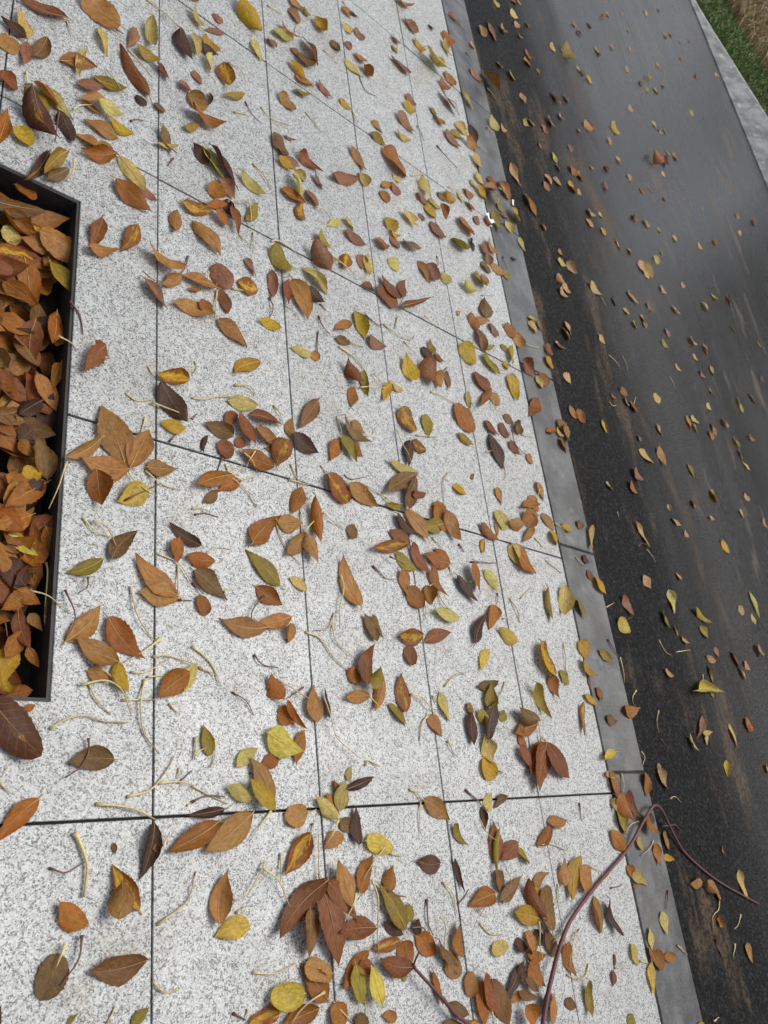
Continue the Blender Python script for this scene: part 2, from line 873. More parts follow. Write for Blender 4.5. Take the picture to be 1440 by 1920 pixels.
T 720 1440
L 290 240 490 390 130 o
L 725 290 760 475 35 d
L 765 325 790 185 75 p
L 915 215 820 300 75 k
L 505 420 615 585 65 g
L 1220 405 1375 390 110 o
L 1245 440 1130 580 90 b
L 830 720 805 405 95 r
L 990 560 860 700 120 r
L 845 450 830 800 40 g
L 980 600 1080 725 70 g
L 410 715 235 690 150 M
L 510 670 585 930 40 d
L 845 760 860 930 90 k
L 860 990 1020 800 110 k
L 830 940 620 1040 160 b
L 1110 890 1220 785 90 o
L 1230 1230 1180 880 150 k
L 1170 1120 1025 830 90 r
L 1120 900 1190 960 40 y
L 1140 1130 960 1085 160 y
L 1330 890 1330 685 70 o
L 1390 990 1460 650 100 y
L 10 930 40 725 90 b
L 50 980 140 1120 100 k
L 165 1160 180 1020 75 g
L 130 1250 -20 1150 90 d
L 160 1210 -60 850 140 g
L 230 1245 250 1130 80 d
L 120 1290 -100 1360 110 m
L 150 1290 170 1480 120 b
L 140 1530 155 1605 40 y
L 205 1490 -60 1430 170 r
L 230 1260 390 1400 160 b
L 470 1380 550 1570 130 o
L 370 1290 510 1490 80 k
L 560 1425 545 1140 100 b
L 920 1330 790 1370 125 p v
L 640 1520 650 1720 100 o
L 800 1580 940 1930 130 k
L 720 1600 760 1960 110 b
L 730 1540 860 1850 120 r
L 480 1770 640 1850 110 k
L 440 1920 600 1930 80 k
L 720 1910 600 1900 70 m
L 90 1880 -20 1860 100 o
L 350 1510 430 1780 60 b
L 970 1320 1070 1350 120 d
L 1110 1210 1190 1340 60 d
L 1050 1230 1120 1390 100 o
L 1200 1230 1290 1400 100 k
L 1010 1470 900 1720 70 d
L 1060 1400 1200 1400 110 b
L 1030 1440 1040 1640 55 d
L 1080 1460 1200 1640 130 b
L 1050 1590 1150 1680 80 k
L 1000 1680 1150 1720 80 k
L 1040 1700 940 1750 90 o
L 1060 1780 1130 1920 110 b
L 1190 1680 1180 1900 50 k
L 1270 1680 1250 1950 70 o
L 1350 1745 1440 1800 85 k
L 1345 1300 1410 1560 75 b
S 190 160 240 190 280 255
S 275 250 260 380 275 510
S 610 165 700 250 730 300
S 690 390 740 490 820 550
S 1150 590 1240 570 1365 620
S 40 640 125 665
S 50 955 140 970
S 440 855 510 950 545 1100
S 555 1015 600 970 635 910
S 320 985 320 1130 360 1250
S 400 1120 430 1180 430 1330
S 700 1065 770 1125
S 715 1165 790 1245 885 1250
S 190 1200 260 1195 295 1225
S 1140 1150 1140 1280 1160 1445
S 1160 1120 1200 1200
S 1340 1220 1250 1310
S 1430 1230 1400 1330 1375 1490
S 1370 1550 1440 1590
S 895 750 930 860
S 1305 870 1300 960 1265 1050
S 785 1810 800 1920
S 850 20 890 35
T 1080 0
R 80 165 115 215 40 b
R 10 230 30 280 20 d
R 190 110 210 150 20 b
R 225 90 250 135 22 p
R 335 90 345 115 18 p
R 515 80 535 135 15 p
R 610 70 632 90 15 p
R 385 220 395 245 12 p
R 645 238 678 290 35 b
R 700 260 722 280 15 p
R 775 305 790 325 14 p
R 838 300 855 325 12 d
R 135 350 180 420 25 g
R 250 330 280 380 30 b
R 390 355 412 390 15 k
R 775 425 800 465 14 b
R 598 470 620 510 18 p
R 362 500 392 548 14 k
R 0 495 25 540 16 p
R 32 520 60 570 20 o
R 70 575 122 630 24 p
R 520 570 548 598 26 g
R 472 610 502 650 32 o
R 518 655 543 698 16 y
R 575 655 615 705 16 p
R 630 615 660 665 10 k
R 380 798 415 850 30 k
R 250 930 315 1010 55 y
R 1040 545 1060 585 10 p
R 1088 695 1098 710 10 p
R 885 555 915 605 10 k
R 45 910 100 1000 35 o
R 105 930 138 975 20 r
R 5 970 30 1000 22 o
R 228 1040 265 1085 22 o
R 540 1160 612 1250 45 b
R 670 1130 702 1168 10 p
R 720 1160 758 1198 32 g
R 640 1180 682 1255 16 r
R 636 1285 665 1330 22 o
R 385 1305 412 1362 25 k
R 295 1170 335 1240 15 p
R 100 1248 128 1270 15 o
R 208 1248 255 1295 22 k
R 195 1365 235 1445 22 r
R 475 1410 512 1460 32 b
R 650 1475 672 1512 18 p
R 550 1410 572 1450 10 k
R 75 1575 125 1630 45 p
R 165 1595 198 1635 24 p
R 70 1645 130 1705 35 o
R 180 1710 220 1770 26 y
R 418 1610 455 1668 26 b
R 500 1650 545 1710 22 p
R 608 1708 636 1748 22 o
R 725 1765 748 1818 20 p
R 905 1825 945 1875 18 p
R 1022 1795 1050 1842 14 p
R 1190 1600 1218 1642 18 y
R 1210 1740 1235 1765 18 p
R 1310 1640 1335 1705 10 r
R 290 1790 340 1885 16 k
R 385 1860 415 1915 24 p
R 630 1885 650 1915 16 p
R 935 1555 950 1575 10 p
R 565 910 605 965 12 p
R 610 965 645 1010 12 o
R 655 975 680 1005 18 p
R 848 830 875 875 10 p
R 945 880 958 898 10 d
R 0 1290 50 1365 35 r
R 0 1430 35 1460 40 o
T 1080 480
R 575 0 615 65 35 p
R 455 60 520 120 45 k
R 500 50 575 165 40 g
R 510 110 540 175 25 p
R 85 205 185 315 40 o
R 625 220 665 290 40 o
R 780 200 808 240 22 o
R 1005 292 1055 325 25 p
R 1125 295 1160 385 18 k
R 375 265 460 370 30 k
R 270 300 300 385 22 d
R 525 350 565 420 40 k
R 350 400 400 435 32 p
R 710 375 768 440 22 p
R 935 350 980 410 32 p
R 478 440 512 500 30 p
R 495 500 530 540 25 r
R 420 488 448 545 26 p
R 662 545 700 610 26 r
R 1158 535 1195 570 16 g
R 840 615 888 675 28 o
R 630 630 682 700 22 g
R 950 655 985 750 25 k
R 1362 640 1378 685 15 r
R 165 590 212 665 28 p
R 870 735 915 790 22 o
R 738 815 785 868 20 p
R 1000 825 1028 900 24 p
R 918 860 965 930 24 r
R 1370 910 1405 945 30 d
R 320 995 370 1055 35 b
R 255 1035 295 1070 30 r
R 355 1065 388 1130 28 o
R 395 1095 450 1170 42 b
R 578 1030 622 1110 32 p
R 972 1110 1010 1160 28 p
R 1200 1060 1245 1185 24 p
R 1290 1030 1355 1120 20 r
R 820 1195 860 1310 28 b
R 875 1260 905 1330 22 o
R 850 1210 915 1260 40 p
R 1005 1250 1050 1355 26 r
R 1085 1235 1130 1285 35 b
R 985 1320 1030 1375 35 b
R 1285 1345 1335 1385 30 r
R 1210 1445 1245 1535 20 k
R 1170 1360 1222 1445 22 p
R 1240 1545 1300 1612 20 p
R 0 1150 55 1255 50 b
R 185 1230 225 1330 32 y
R 595 1260 648 1355 26 p
R 455 1345 485 1390 25 k
R 465 1455 580 1555 50 p
R 600 1430 655 1585 40 b
R 830 1560 895 1680 25 g
R 415 1590 475 1695 50 r
R 390 1690 440 1790 45 b
R 218 1700 272 1760 35 p
R 1000 1755 1055 1850 36 y
R 1255 1775 1290 1840 28 o
R 860 1830 890 1895 28 b
R 680 1860 705 1915 18 o
R 1220 1900 1255 1965 45 p
R 990 990 1020 1035 20 g
Z 185 310 225 385
Z 245 740 300 800 335 850
Z 345 745 375 820 390 875
Z 700 900 730 960 745 1000
Z 250 1095 270 1125 300 1120
Z 430 1110 445 1055
T 1080 960
R 435 70 540 265 35 o
R 710 50 785 105 35 k
R 805 140 835 195 26 o
R 1080 225 1145 300 50 y
R 990 40 1025 65 22 o
R 1390 50 1425 130 16 o
R 490 475 550 580 45 o
R 745 460 790 505 35 k
R 335 620 415 780 55 r
L 110 105 105 285 45 p
L 60 320 75 390 45 d
L 85 430 120 520 30 r
L 130 485 215 620 60 y
L 0 70 45 120 40 r
L 0 645 60 800 50 g
R 690 580 735 765 45 p
R 635 740 695 880 38 g
R 865 730 985 845 45 y
R 925 850 990 950 35 g
R 730 850 765 940 18 k
R 780 940 840 985 40 o
R 1290 590 1370 795 26 p
R 1310 760 1340 850 22 p
R 1210 705 1250 775 38 o
R 300 800 385 900 75 Y
R 1335 1000 1385 1080 42 o
R 1035 1010 1065 1095 30 k
R 970 1080 1045 1115 55 k
R 1155 1045 1230 1190 35 r
R 1215 1170 1270 1265 30 o
R 1250 1125 1300 1190 40 k
R 985 1140 1025 1300 25 g
R 655 1185 720 1235 50 o
R 985 1285 1030 1400 25 g
R 865 1350 1060 1360 100 Y
R 940 1520 900 1700 45 r
R 980 1660 975 1750 30 p
R 935 1660 1010 1650 60 p
R 1140 1585 1205 1765 30 p
R 1255 1550 1315 1645 55 b
R 825 1665 895 1800 25 p
R 1120 1860 1130 1990 30 y
R 600 1890 625 1930 25 o
R 1410 1890 1440 1960 30 o
L 165 1040 270 1110 60 g
L 155 1310 185 1420 42 b
L 220 1545 300 1570 80 k
L 345 1490 460 1470 105 b
L 260 1805 170 1850 85 Y
L 10 970 80 1085 75 y
L 25 1110 130 1240 70 y
L 50 1375 145 1460 50 y
L 30 1430 40 1685 45 m
L 85 1240 105 1320 20 r
Z 310 0 320 45
Z 460 260 490 235 530 250
Z 530 280 570 330 595 380
S 0 340 40 390 80 400
Z 225 715 285 680
Z 385 805 415 790
S 240 955 285 1040 320 1080
S 330 1090 345 1180 360 1285
Z 620 960 670 1050 715 1075
Z 750 1050 860 1035
Z 450 1340 420 1390 435 1455
Z 620 1490 600 1570 625 1655
Z 630 1700 680 1760
S 250 1810 310 1795
S 490 1795 510 1850 495 1900
Z 950 1220 945 1290
T 1080 1440
R 600 0 680 165 60 o
L 515 30 525 220 60 b
L 205 55 310 75 65 p
L 260 20 320 225 65 o
L 265 225 280 330 35 p
L 310 300 365 500 75 g
L 360 165 460 375 55 r
L 280 215 400 395 95 b
L 245 470 370 630 90 b
L 540 340 570 420 40 d
L 480 330 580 500 70 b
L 460 515 490 615 50 p
L 585 560 620 735 48 b
R 650 470 690 620 45 b
R 640 660 730 690 60 y
L 50 925 80 730 115 o
L 375 735 440 820 60 b
L 410 800 535 880 85 p
L 430 870 445 910 30 b
R 930 850 840 870 105 b
R 940 850 1030 945 65 b
R 1040 930 1080 985 45 b
R 1205 760 1280 985 40 p
R 1050 1130 1100 1190 50 b
R 1040 1275 1100 1430 40 d
R 1265 1310 1310 1465 50 b
R 1085 580 1105 655 18 b
L 130 960 185 1245 80 o
L 210 985 310 1260 60 d
L 635 1070 680 1260 48 p
L 530 1340 580 1470 45 b
L 545 1195 570 1370 48 p
L 405 1315 470 1480 65 p
L 735 1410 640 1410 85 b
L 570 1370 650 1500 80 b
L 555 1450 575 1700 65 Y
L 290 1390 290 1500 22 r
L 275 1515 275 1640 40 r
L 60 1590 90 1870 65 g c
L 400 1840 430 1960 100 g
L 910 1920 960 1910 40 y
S 340 40 350 140 330 230
S 470 400 400 430 350 530
Z 640 440 740 430 780 475
S 580 545 545 605 480 660
Z 705 230 740 215 790 260
S 110 745 170 770 205 830
S 250 800 190 850 150 900
S 25 260 40 400
S 260 900 310 890 350 870
S 690 920 670 1060
Z 1075 970 1060 1060 1025 1110 1025 1220
Z 1235 1100 1210 1180 1185 1210
S 760 1330 830 1400
Z 1190 1320 1175 1420
S 0 1240 25 1205
S 190 1225 240 1190
S 290 1500 370 1485
S 95 1470 65 1560 0 1590
S 480 1450 540 1465
Z 1030 1900 1065 1870
"""
# ------------------------------------------------------------------ helpers
COL = scene.collection
def tag(o, label=None, cat=None, group=None, kind=None):
    if label: o['label'] = label
    if cat: o['category'] = cat
    if group: o['group'] = group
    if kind: o['kind'] = kind
    return o
def link(name, data, parent=None):
    o = bpy.data.objects.new(name, data); COL.objects.link(o)
    if parent is not None: o.parent = parent
    return o
def ground(px, py, z=0.0):
    d = CAM @ np.array([px - PPX, -(py - PPY), -FPX])
    t = (z - H) / d[2]
    return d[0] * t, d[1] * t
def project(x, y, z):
    c = CAM.T @ np.array([x, y, z - H])
    return PPX + FPX * c[0] / -c[2], PPY - FPX * c[1] / -c[2], -c[2]
def mesh(name, verts, faces, mat=None, smooth=True, attrs=None):
    m = bpy.data.meshes.new(name)
    m.from_pydata([tuple(v) for v in verts], [], [tuple(f) for f in faces])
    if mat: m.materials.append(mat)
    if smooth and len(m.polygons):
        m.polygons.foreach_set('use_smooth', [True] * len(m.polygons))
    if attrs:
        for k, a in attrs.items():
            at = m.attributes.new(k, 'FLOAT_VECTOR', 'POINT')
            at.data.foreach_set('vector', np.asarray(a, dtype=np.float32).ravel())
    m.update()
    return m
class NT:
    def __init__(s, name):
        s.m = bpy.data.materials.new(name); s.m.use_nodes = True
        s.t = s.m.node_tree; s.t.nodes.clear()
        s.out = s.n('OutputMaterial'); s.b = s.n('BsdfPrincipled')
        s.l(s.b.outputs[0], s.out.inputs['Surface'])
    def n(s, k, **kw):
        x = s.t.nodes.new('ShaderNode' + k)
        for a, v in kw.items(): setattr(x, a, v)
        return x
    def l(s, a, b): s.t.links.new(a, b)
    def put(s, sock, v):
        if hasattr(v, 'is_output'): s.l(v, sock)
        else: sock.default_value = v
    def math(s, op, a, b=None, c=None, clamp=False):
        x = s.n('Math', operation=op, use_clamp=clamp)
        for i, v in enumerate((a, b, c)):
            if v is not None: s.put(x.inputs[i], v)
        return x.outputs[0]
    def mix(s, fac, a, b, mode='MIX'):
        x = s.n('Mix', data_type='RGBA', blend_type=mode)
        s.put(x.inputs[0], fac); s.put(x.inputs[6], a); s.put(x.inputs[7], b)
        return x.outputs[2]
    def noise(s, vec, scale, detail=2.0, rough=0.5):
        x = s.n('TexNoise'); x.inputs['Scale'].default_value = scale
        x.inputs['Detail'].default_value = detail; x.inputs['Roughness'].default_value = rough
        if vec is not None: s.l(vec, x.inputs['Vector'])
        return x.outputs['Fac']
    def voro(s, vec, scale, feature='F1'):
        x = s.n('TexVoronoi', feature=feature); x.inputs['Scale'].default_value = scale
        s.l(vec, x.inputs['Vector'])
        return x
    def ramp(s, fac, stops, const=False):
        x = s.n('ValToRGB'); e = x.color_ramp
        if const: e.interpolation = 'CONSTANT'
        while len(e.elements) < len(stops): e.elements.new(0.5)
        for el, (p, c) in zip(e.elements, stops):
            el.position = p; el.color = c if len(c) == 4 else (*c, 1.0)
        s.l(fac, x.inputs['Fac']); return x.outputs['Color']
    def step(s, v, lo, hi):
        x = s.n('MapRange', interpolation_type='SMOOTHSTEP')
        s.put(x.inputs[0], v); x.inputs[1].default_value = lo; x.inputs[2].default_value = hi
        return x.outputs[0]
    def bump(s, h, strength, dist):
        x = s.n('Bump'); x.inputs['Strength'].default_value = strength; x.inputs['Distance'].default_value = dist
        s.l(h, x.inputs['Height']); s.l(x.outputs[0], s.b.inputs['Normal'])
    def pos(s): return s.n('NewGeometry').outputs['Position']
    def scaled(s, vec, sc):
        x = s.n('Mapping'); x.inputs['Scale'].default_value = sc; s.l(vec, x.inputs['Vector']); return x.outputs[0]
def tube(P, rad, ns=5, bulb=1.0):
    V, F = [], []
    P = [Vector(p) for p in P]
    for i, p in enumerate(P):
        d = (P[min(i + 1, len(P) - 1)] - P[max(i - 1, 0)]).normalized()
        s = d.cross(Vector((0, 0, 1))); s = s.normalized() if s.length > 1e-5 else Vector((1, 0, 0)); u = s.cross(d)
        for k in range(ns):
            a = 6.28318 * k / ns; V.append(p + s * math.cos(a) * rad[i] + u * math.sin(a) * rad[i])
    for i in range(len(P) - 1):
        for k in range(ns):
            F.append((i * ns + k, i * ns + (k + 1) % ns, (i + 1) * ns + (k + 1) % ns, (i + 1) * ns + k))
    F.append(tuple(range(ns))[::-1]); F.append(tuple(range((len(P) - 1) * ns, len(P) * ns)))
    return V, F
def g3(v): return (v, v, v, 1)
# ------------------------------------------------------------------ materials
def mat_granite():
    N = NT('speckled_granite'); P = N.pos()
    info = N.n('ObjectInfo')
    v1 = N.voro(P, 470.0); v2 = N.voro(P, 290.0); v3 = N.voro(P, 120.0)
    s1 = N.n('SeparateColor'); N.l(v1.outputs['Color'], s1.inputs[0])
    s2 = N.n('SeparateColor'); N.l(v2.outputs['Color'], s2.inputs[0])
    s3 = N.n('SeparateColor'); N.l(v3.outputs['Color'], s3.inputs[0])
    clump = N.noise(P, 38.0, 2.0)
    c1 = N.ramp(s1.outputs[0], [(0.0, (.07, .07, .072)), (0.10, (.22, .22, .213)), (0.26, (.36, .37, .36)), (0.50, (.475, .497, .482)), (0.78, (.575, .605, .59))], True)
    dark = N.step(N.math('ADD', s2.outputs[0], N.math('MULTIPLY', clump, 0.30)), 0.285, 0.26)
    c2 = N.mix(N.math('MULTIPLY', dark, .8), c1, (.085, .080, .080, 1))
    pink = N.step(s2.outputs[1], .93, .935)
    c2 = N.mix(N.math('MULTIPLY', pink, .5), c2, (.30, .22, .18, 1))
    pale = N.step(s3.outputs[1], 0.74, 0.76)
    c3 = N.mix(N.math('MULTIPLY', pale, 0.45), c2, (.58, .59, .57, 1))
    # slow tone drift and a little grime with its own shape
    big = N.noise(P, 3.2, 4.0, 0.6)
    tone = N.ramp(big, [(0.3, (.86, .86, .85)), (0.7, (1.0, 1.0, 1.0))])
    c4 = N.mix(1.0, c3, tone, 'MULTIPLY')
    rv = N.math('ADD', 0.93, N.math('MULTIPLY', info.outputs['Random'], 0.10))
    rc = N.n('CombineColor'); [N.l(rv, rc.inputs[i]) for i in range(3)]
    c5 = N.mix(1.0, c4, rc.outputs[0], 'MULTIPLY')
    grime = N.math('MULTIPLY', N.step(N.noise(P, 4.3, 5.0, 0.65), 0.53, 0.72), N.step(N.noise(P, 210.0, 2.0), 0.45, 0.62))
    c6 = N.mix(N.math('MULTIPLY', grime, 0.75), c5, (.23, .17, .085, 1))
    N.l(c6, N.b.inputs['Base Color'])
    N.l(N.ramp(N.noise(P, 9.0, 3.0), [(0.3, g3(.33)), (0.75, g3(.52))]), N.b.inputs['Roughness'])
    N.b.inputs['Specular IOR Level'].default_value = 0.55
    N.bump(N.math('ADD', s1.outputs[1], N.noise(P, 500.0)), 0.25, 0.0012)
    return N.m
def mat_concrete(name, lo, hi, stain, rough=0.55):
    N = NT(name); P = N.pos(); info = N.n('ObjectInfo')
    n1 = N.noise(P, 5.5, 5.0, 0.62); n2 = N.noise(P, 160.0, 3.0); n3 = N.noise(N.scaled(P, (9, 2.2, 5)), 1.0, 4.0, .6)
    c = N.ramp(N.math('ADD', N.math('MULTIPLY', n1, .75), N.math('MULTIPLY', n2, .25)), [(0.43, lo), (0.59, hi)])
    c = N.mix(N.math('MULTIPLY', N.step(n3, .55, .72), .55), c, (*stain, 1))
    white = N.math('MULTIPLY', N.step(N.noise(P, 8.0, 4.0, .6), .57, .70), .5)
    c = N.mix(white, c, (hi[0] * 1.9, hi[1] * 1.9, hi[2] * 1.9, 1))
    pits = N.step(N.noise(P, 260.0, 1.0), .34, .30)
    c = N.mix(N.math('MULTIPLY', pits, .5), c, (.03, .03, .03, 1))
    N.l(c, N.b.inputs['Base Color'])
    N.l(N.ramp(N.noise(P, 7.0, 3.0), [(0.3, g3(rough - .15)), (0.7, g3(rough + .1))]), N.b.inputs['Roughness'])
    N.bump(N.math('ADD', n2, N.math('MULTIPLY', n1, 2.0)), 0.3, 0.002)
    return N.m
def mat_asphalt():
    N = NT('wet_asphalt'); P = N.pos()
    sp = N.n('SeparateXYZ'); N.l(P, sp.inputs[0])
    v = N.voro(P, 120.0); s = N.n('SeparateColor'); N.l(v.outputs['Color'], s.inputs[0])
    n2 = N.noise(P, 60.0, 4.0, .6)
    c = N.ramp(s.outputs[0], [(0.0, (.004, .0042, .0046)), (0.5, (.0085, .0088, .0095)), (0.85, (.017, .0175, .018)), (1.0, (.034, .034, .033))])
    # dried mud streaked along the road
    st = N.noise(N.scaled(P, (5.5, 1.3, 1)), 1.0, 5.0, .62)
    patch = N.noise(P, 1.5, 2.0)
    mud = N.math('ADD', st, N.math('MULTIPLY', N.math('SUBTRACT', patch, .5), .5))
    mud = N.math('ADD', mud, N.math('MULTIPLY', N.step(sp.outputs[0], 4.6, 2.7), .05))
    mud = N.math('MULTIPLY', N.step(mud, .580, .72), N.step(N.noise(P, 48.0, 4.0, .7), .33, .60))
    c = N.mix(N.math('MULTIPLY', mud, .85), c, (.118, .084, .054, 1))
    N.l(c, N.b.inputs['Base Color'])
    # open, rough surface beside the kerb; smooth wet film on the driven lane
    edge = N.math('ADD', sp.outputs[0], N.math('MULTIPLY', N.math('SUBTRACT', N.noise(N.scaled(P, (2.5, .6, 1)), 1.0, 4.0, .6), .5), 1.3))
    lane = N.step(edge, 2.9, 4.3)
    wet = N.noise(N.scaled(P, (2.4, .55, 1)), 1.0, 4.0, .55)
    smooth = N.ramp(wet, [(0.35, g3(.20)), (0.65, g3(.34))])
    r = N.mix(lane, g3(.62), smooth)
    r = N.mix(mud, r, g3(.8))
    N.l(r, N.b.inputs['Roughness'])
    N.b.inputs['IOR'].default_value = 1.33
    N.l(N.math('ADD', .14, N.math('MULTIPLY', lane, .36)), N.b.inputs['Specular IOR Level'])
    hgt = N.math('MULTIPLY', N.math('ADD', v.outputs['Distance'], N.math('MULTIPLY', n2, 1.2)), N.math('SUBTRACT', 1.0, N.math('MULTIPLY', lane, .60)))
    N.bump(hgt, 0.8, 0.004)
    return N.m
def mat_plain(name, a, b, scale, rough=.85, bump=0.4, dist=.004):
    N = NT(name); P = N.pos()
    n = N.noise(P, scale, 5.0, .65)
    N.l(N.ramp(n, [(0.3, a), (0.7, b)]), N.b.inputs['Base Color'])
    N.b.inputs['Roughness'].default_value = rough
    N.bump(n, bump, dist)
    return N.m
def vattr(N, name):
    a = N.n('Attribute', attribute_name=name); s = N.n('SeparateXYZ'); N.l(a.outputs['Vector'], s.inputs[0])
    return a.outputs['Vector'], s.outputs
def mat_leaf():
    N = NT('damp_fallen_leaf')
    c1, _ = vattr(N, 'col'); c2, _ = vattr(N, 'col2')
    luv, (u, v, seed) = vattr(N, 'luv'); _, (mot, pale, spot) = vattr(N, 'par')
    av = N.math('ABSOLUTE', v)
    cv = N.n('CombineXYZ'); N.l(N.math('MULTIPLY', u, 2.0), cv.inputs[0]); N.l(v, cv.inputs[1]); N.l(N.math('MULTIPLY', seed, 37.0), cv.inputs[2])
    vec = cv.outputs[0]
    n1 = N.noise(vec, 1.7, 4.0, .6); n2 = N.noise(vec, 9.0, 3.0, .6); n3 = N.noise(vec, 4.0, 3.0, .6)
    mid = N.step(av, 0.07, 0.015)
    fr = N.math('FRACT', N.math('SUBTRACT', N.math('MULTIPLY', u, 7.5), N.math('MULTIPLY', av, 1.5)))
    side = N.step(N.math('ABSOLUTE', N.math('SUBTRACT', fr, .5)), 0.13, 0.03)
    side = N.math('MULTIPLY', side, N.math('SUBTRACT', 1.0, N.math('MULTIPLY', av, .7)))
    vein = N.math('MAXIMUM', mid, N.math('MULTIPLY', side, .55))
    # second colour spreads from the veins
    key = N.math('ADD', N.math('ADD', n1, N.math('MULTIPLY', n2, .25)), N.math('SUBTRACT', mot, N.math('MULTIPLY', av, .32)))
    key = N.math('ADD', key, N.math('MULTIPLY', N.math('MULTIPLY', vein, .16), N.step(mot, .2, .4)))
    c = N.mix(N.step(key, .80, .98), c1, c2)
    c = N.mix(1.0, c, N.ramp(n3, [(0.25, (.50, .47, .45)), (0.75, (1.16, 1.14, 1.10))]), 'MULTIPLY')
    c = N.mix(N.math('MULTIPLY', N.step(av, .6, 1.05), .35), c, N.mix(1.0, c, (.62, .50, .42, 1), 'MULTIPLY'))
    lite = N.mix(0.55, N.mix(1.0, c, (1.5, 1.55, 1.6, 1), 'MULTIPLY'), (.42, .30, .12, 1))
    c = N.mix(N.math('MULTIPLY', N.math('MULTIPLY', vein, pale), .55), c, lite)
    sp = N.math('MULTIPLY', N.step(N.noise(vec, 13.0, 2.0), .60, .70), spot)
    c = N.mix(N.math('MULTIPLY', sp, .75), c, (.05, .022, .010, 1))
    N.l(c, N.b.inputs['Base Color'])
    N.l(N.ramp(n2, [(0.3, g3(.40)), (0.7, g3(.66))]), N.b.inputs['Roughness'])
    N.b.inputs['Specular IOR Level'].default_value = 0.28
    tr = N.n('BsdfTranslucent'); N.l(c, tr.inputs['Color'])
    mx = N.n('MixShader'); mx.inputs[0].default_value = .30
    N.l(N.b.outputs[0], mx.inputs[1]); N.l(tr.outputs[0], mx.inputs[2]); N.l(mx.outputs[0], N.out.inputs['Surface'])
    N.bump(N.math('SUBTRACT', N.math('MULTIPLY', n2, .8), N.math('MULTIPLY', vein, .7)), 0.5, 0.0015)
    return N.m
def mat_col(name, rough=.5, grain=300.0):
    N = NT(name); c, _ = vattr(N, 'col')
    n = N.noise(N.pos(), grain, 2.0)
    N.l(N.mix(1.0, c, N.ramp(n, [(0.3, g3(.75)), (0.7, g3(1.2))]), 'MULTIPLY'), N.b.inputs['Base Color'])
    N.b.inputs['Roughness'].default_value = rough
    return N.m
GRANITE = mat_granite(); ASPHALT = mat_asphalt(); LEAF = mat_leaf(); STALK = mat_col('leaf_stalk_skin', .45)
KERB = mat_concrete('damp_kerb_concrete', (.030, .032, .032), (.105, .109, .108), (.085, .055, .032), .42)
WALLC = mat_concrete('pale_wall_concrete', (.20, .215, .20), (.40, .42, .395), (.15, .155, .14), .8)
BED = mat_plain('dark_joint_bed', (.003, .003, .003), (.009, .007, .006), 60.0)
SOIL = mat_plain('dark_wet_soil', (.010, .008, .006), (.035, .026, .018), 45.0, .9, .8, .012)
EDGE = mat_plain('dark_rusty_edging', (.010, .009, .009), (.030, .024, .020), 70.0, .6, .3, .002)
BANK = mat_plain('bank_earth', (.010, .012, .007), (.032, .028, .016), 9.0, .95, .6, .03)
BLADE = mat_col('grass_blade', .6, 40.0)
PAPER = mat_plain('white_paper', (.72, .74, .78), (.84, .85, .87), 90.0, .7, .2, .001)
VINE = mat_plain('purple_vine_skin', (.080, .019, .024), (.16, .044, .046), 70.0, .55, .4, .001)
# ------------------------------------------------------------------ the setting
ROWY, COLX = 0.1257, 0.7724
EDGE_X, KERB_X0, KERB_X1 = 2.3620, 2.3715, 2.6025
ROAD_Z = -0.022
FAR_X = 8.686
PX0, PX1, PY0, PY1 = -0.622, 0.5705, 0.3285, 1.5190      # planted pit in the paving
ROAD = (2.590, 8.80)
road = link('road', mesh('road', [(ROAD[0], -8, ROAD_Z), (ROAD[1], -8, ROAD_Z), (ROAD[1], 40, ROAD_Z), (ROAD[0], 40, ROAD_Z)], [(0, 1, 2, 3)], ASPHALT, False))
tag(road, 'wet black asphalt road with brown mud streaks', None, None, 'structure')
gnd = link('ground', mesh('ground', [(-90, -90, -.42), (150, -90, -.42), (150, 150, -.42), (-90, 150, -.42)], [(0, 1, 2, 3)], SOIL, False))
tag(gnd, kind='structure')
bx0, bx1, by0, by1 = -3.6, 2.594, -3.2, 9.0
bz = -0.0065
bv, bf = [], []
for a in ((bx0, by0, bx1, PY0), (bx0, PY1, bx1, by1), (bx0, PY0, PX0, PY1), (PX1, PY0, bx1, PY1)):
    n = len(bv); bv += [(a[0], a[1], bz), (a[2], a[1], bz), (a[2], a[3], bz), (a[0], a[3], bz)]; bf.append((n, n + 1, n + 2, n + 3))
pave = tag(link('pavement', mesh('pavement_bed', bv, bf, BED, False)), kind='structure')
def slab_mesh(poly, name, mat, thick=.05, bev=.0012, top=0.0):
    bm = bmesh.new()
    f = bm.faces.new([bm.verts.new((x, y, top)) for x, y in poly])
    bm.normal_update()
    if f.normal.z < 0: f.normal_flip()
    r = bmesh.ops.extrude_face_region(bm, geom=[f])
    bmesh.ops.translate(bm, vec=(0, 0, -thick), verts=[v for v in r['geom'] if isinstance(v, bmesh.types.BMVert)])
    bmesh.ops.recalc_face_normals(bm, faces=bm.faces)
    te = [e for e in bm.edges if all(abs(v.co.z - top) < 1e-6 for v in e.verts)]
    bmesh.ops.bevel(bm, geom=te, offset=bev, segments=1, profile=.5, affect='EDGES')
    m = bpy.data.meshes.new(name); bm.to_mesh(m); bm.free(); m.materials.append(mat)
    return m
G, GY = 0.0018, 0.0026
std = {}
rng = random.Random(5)
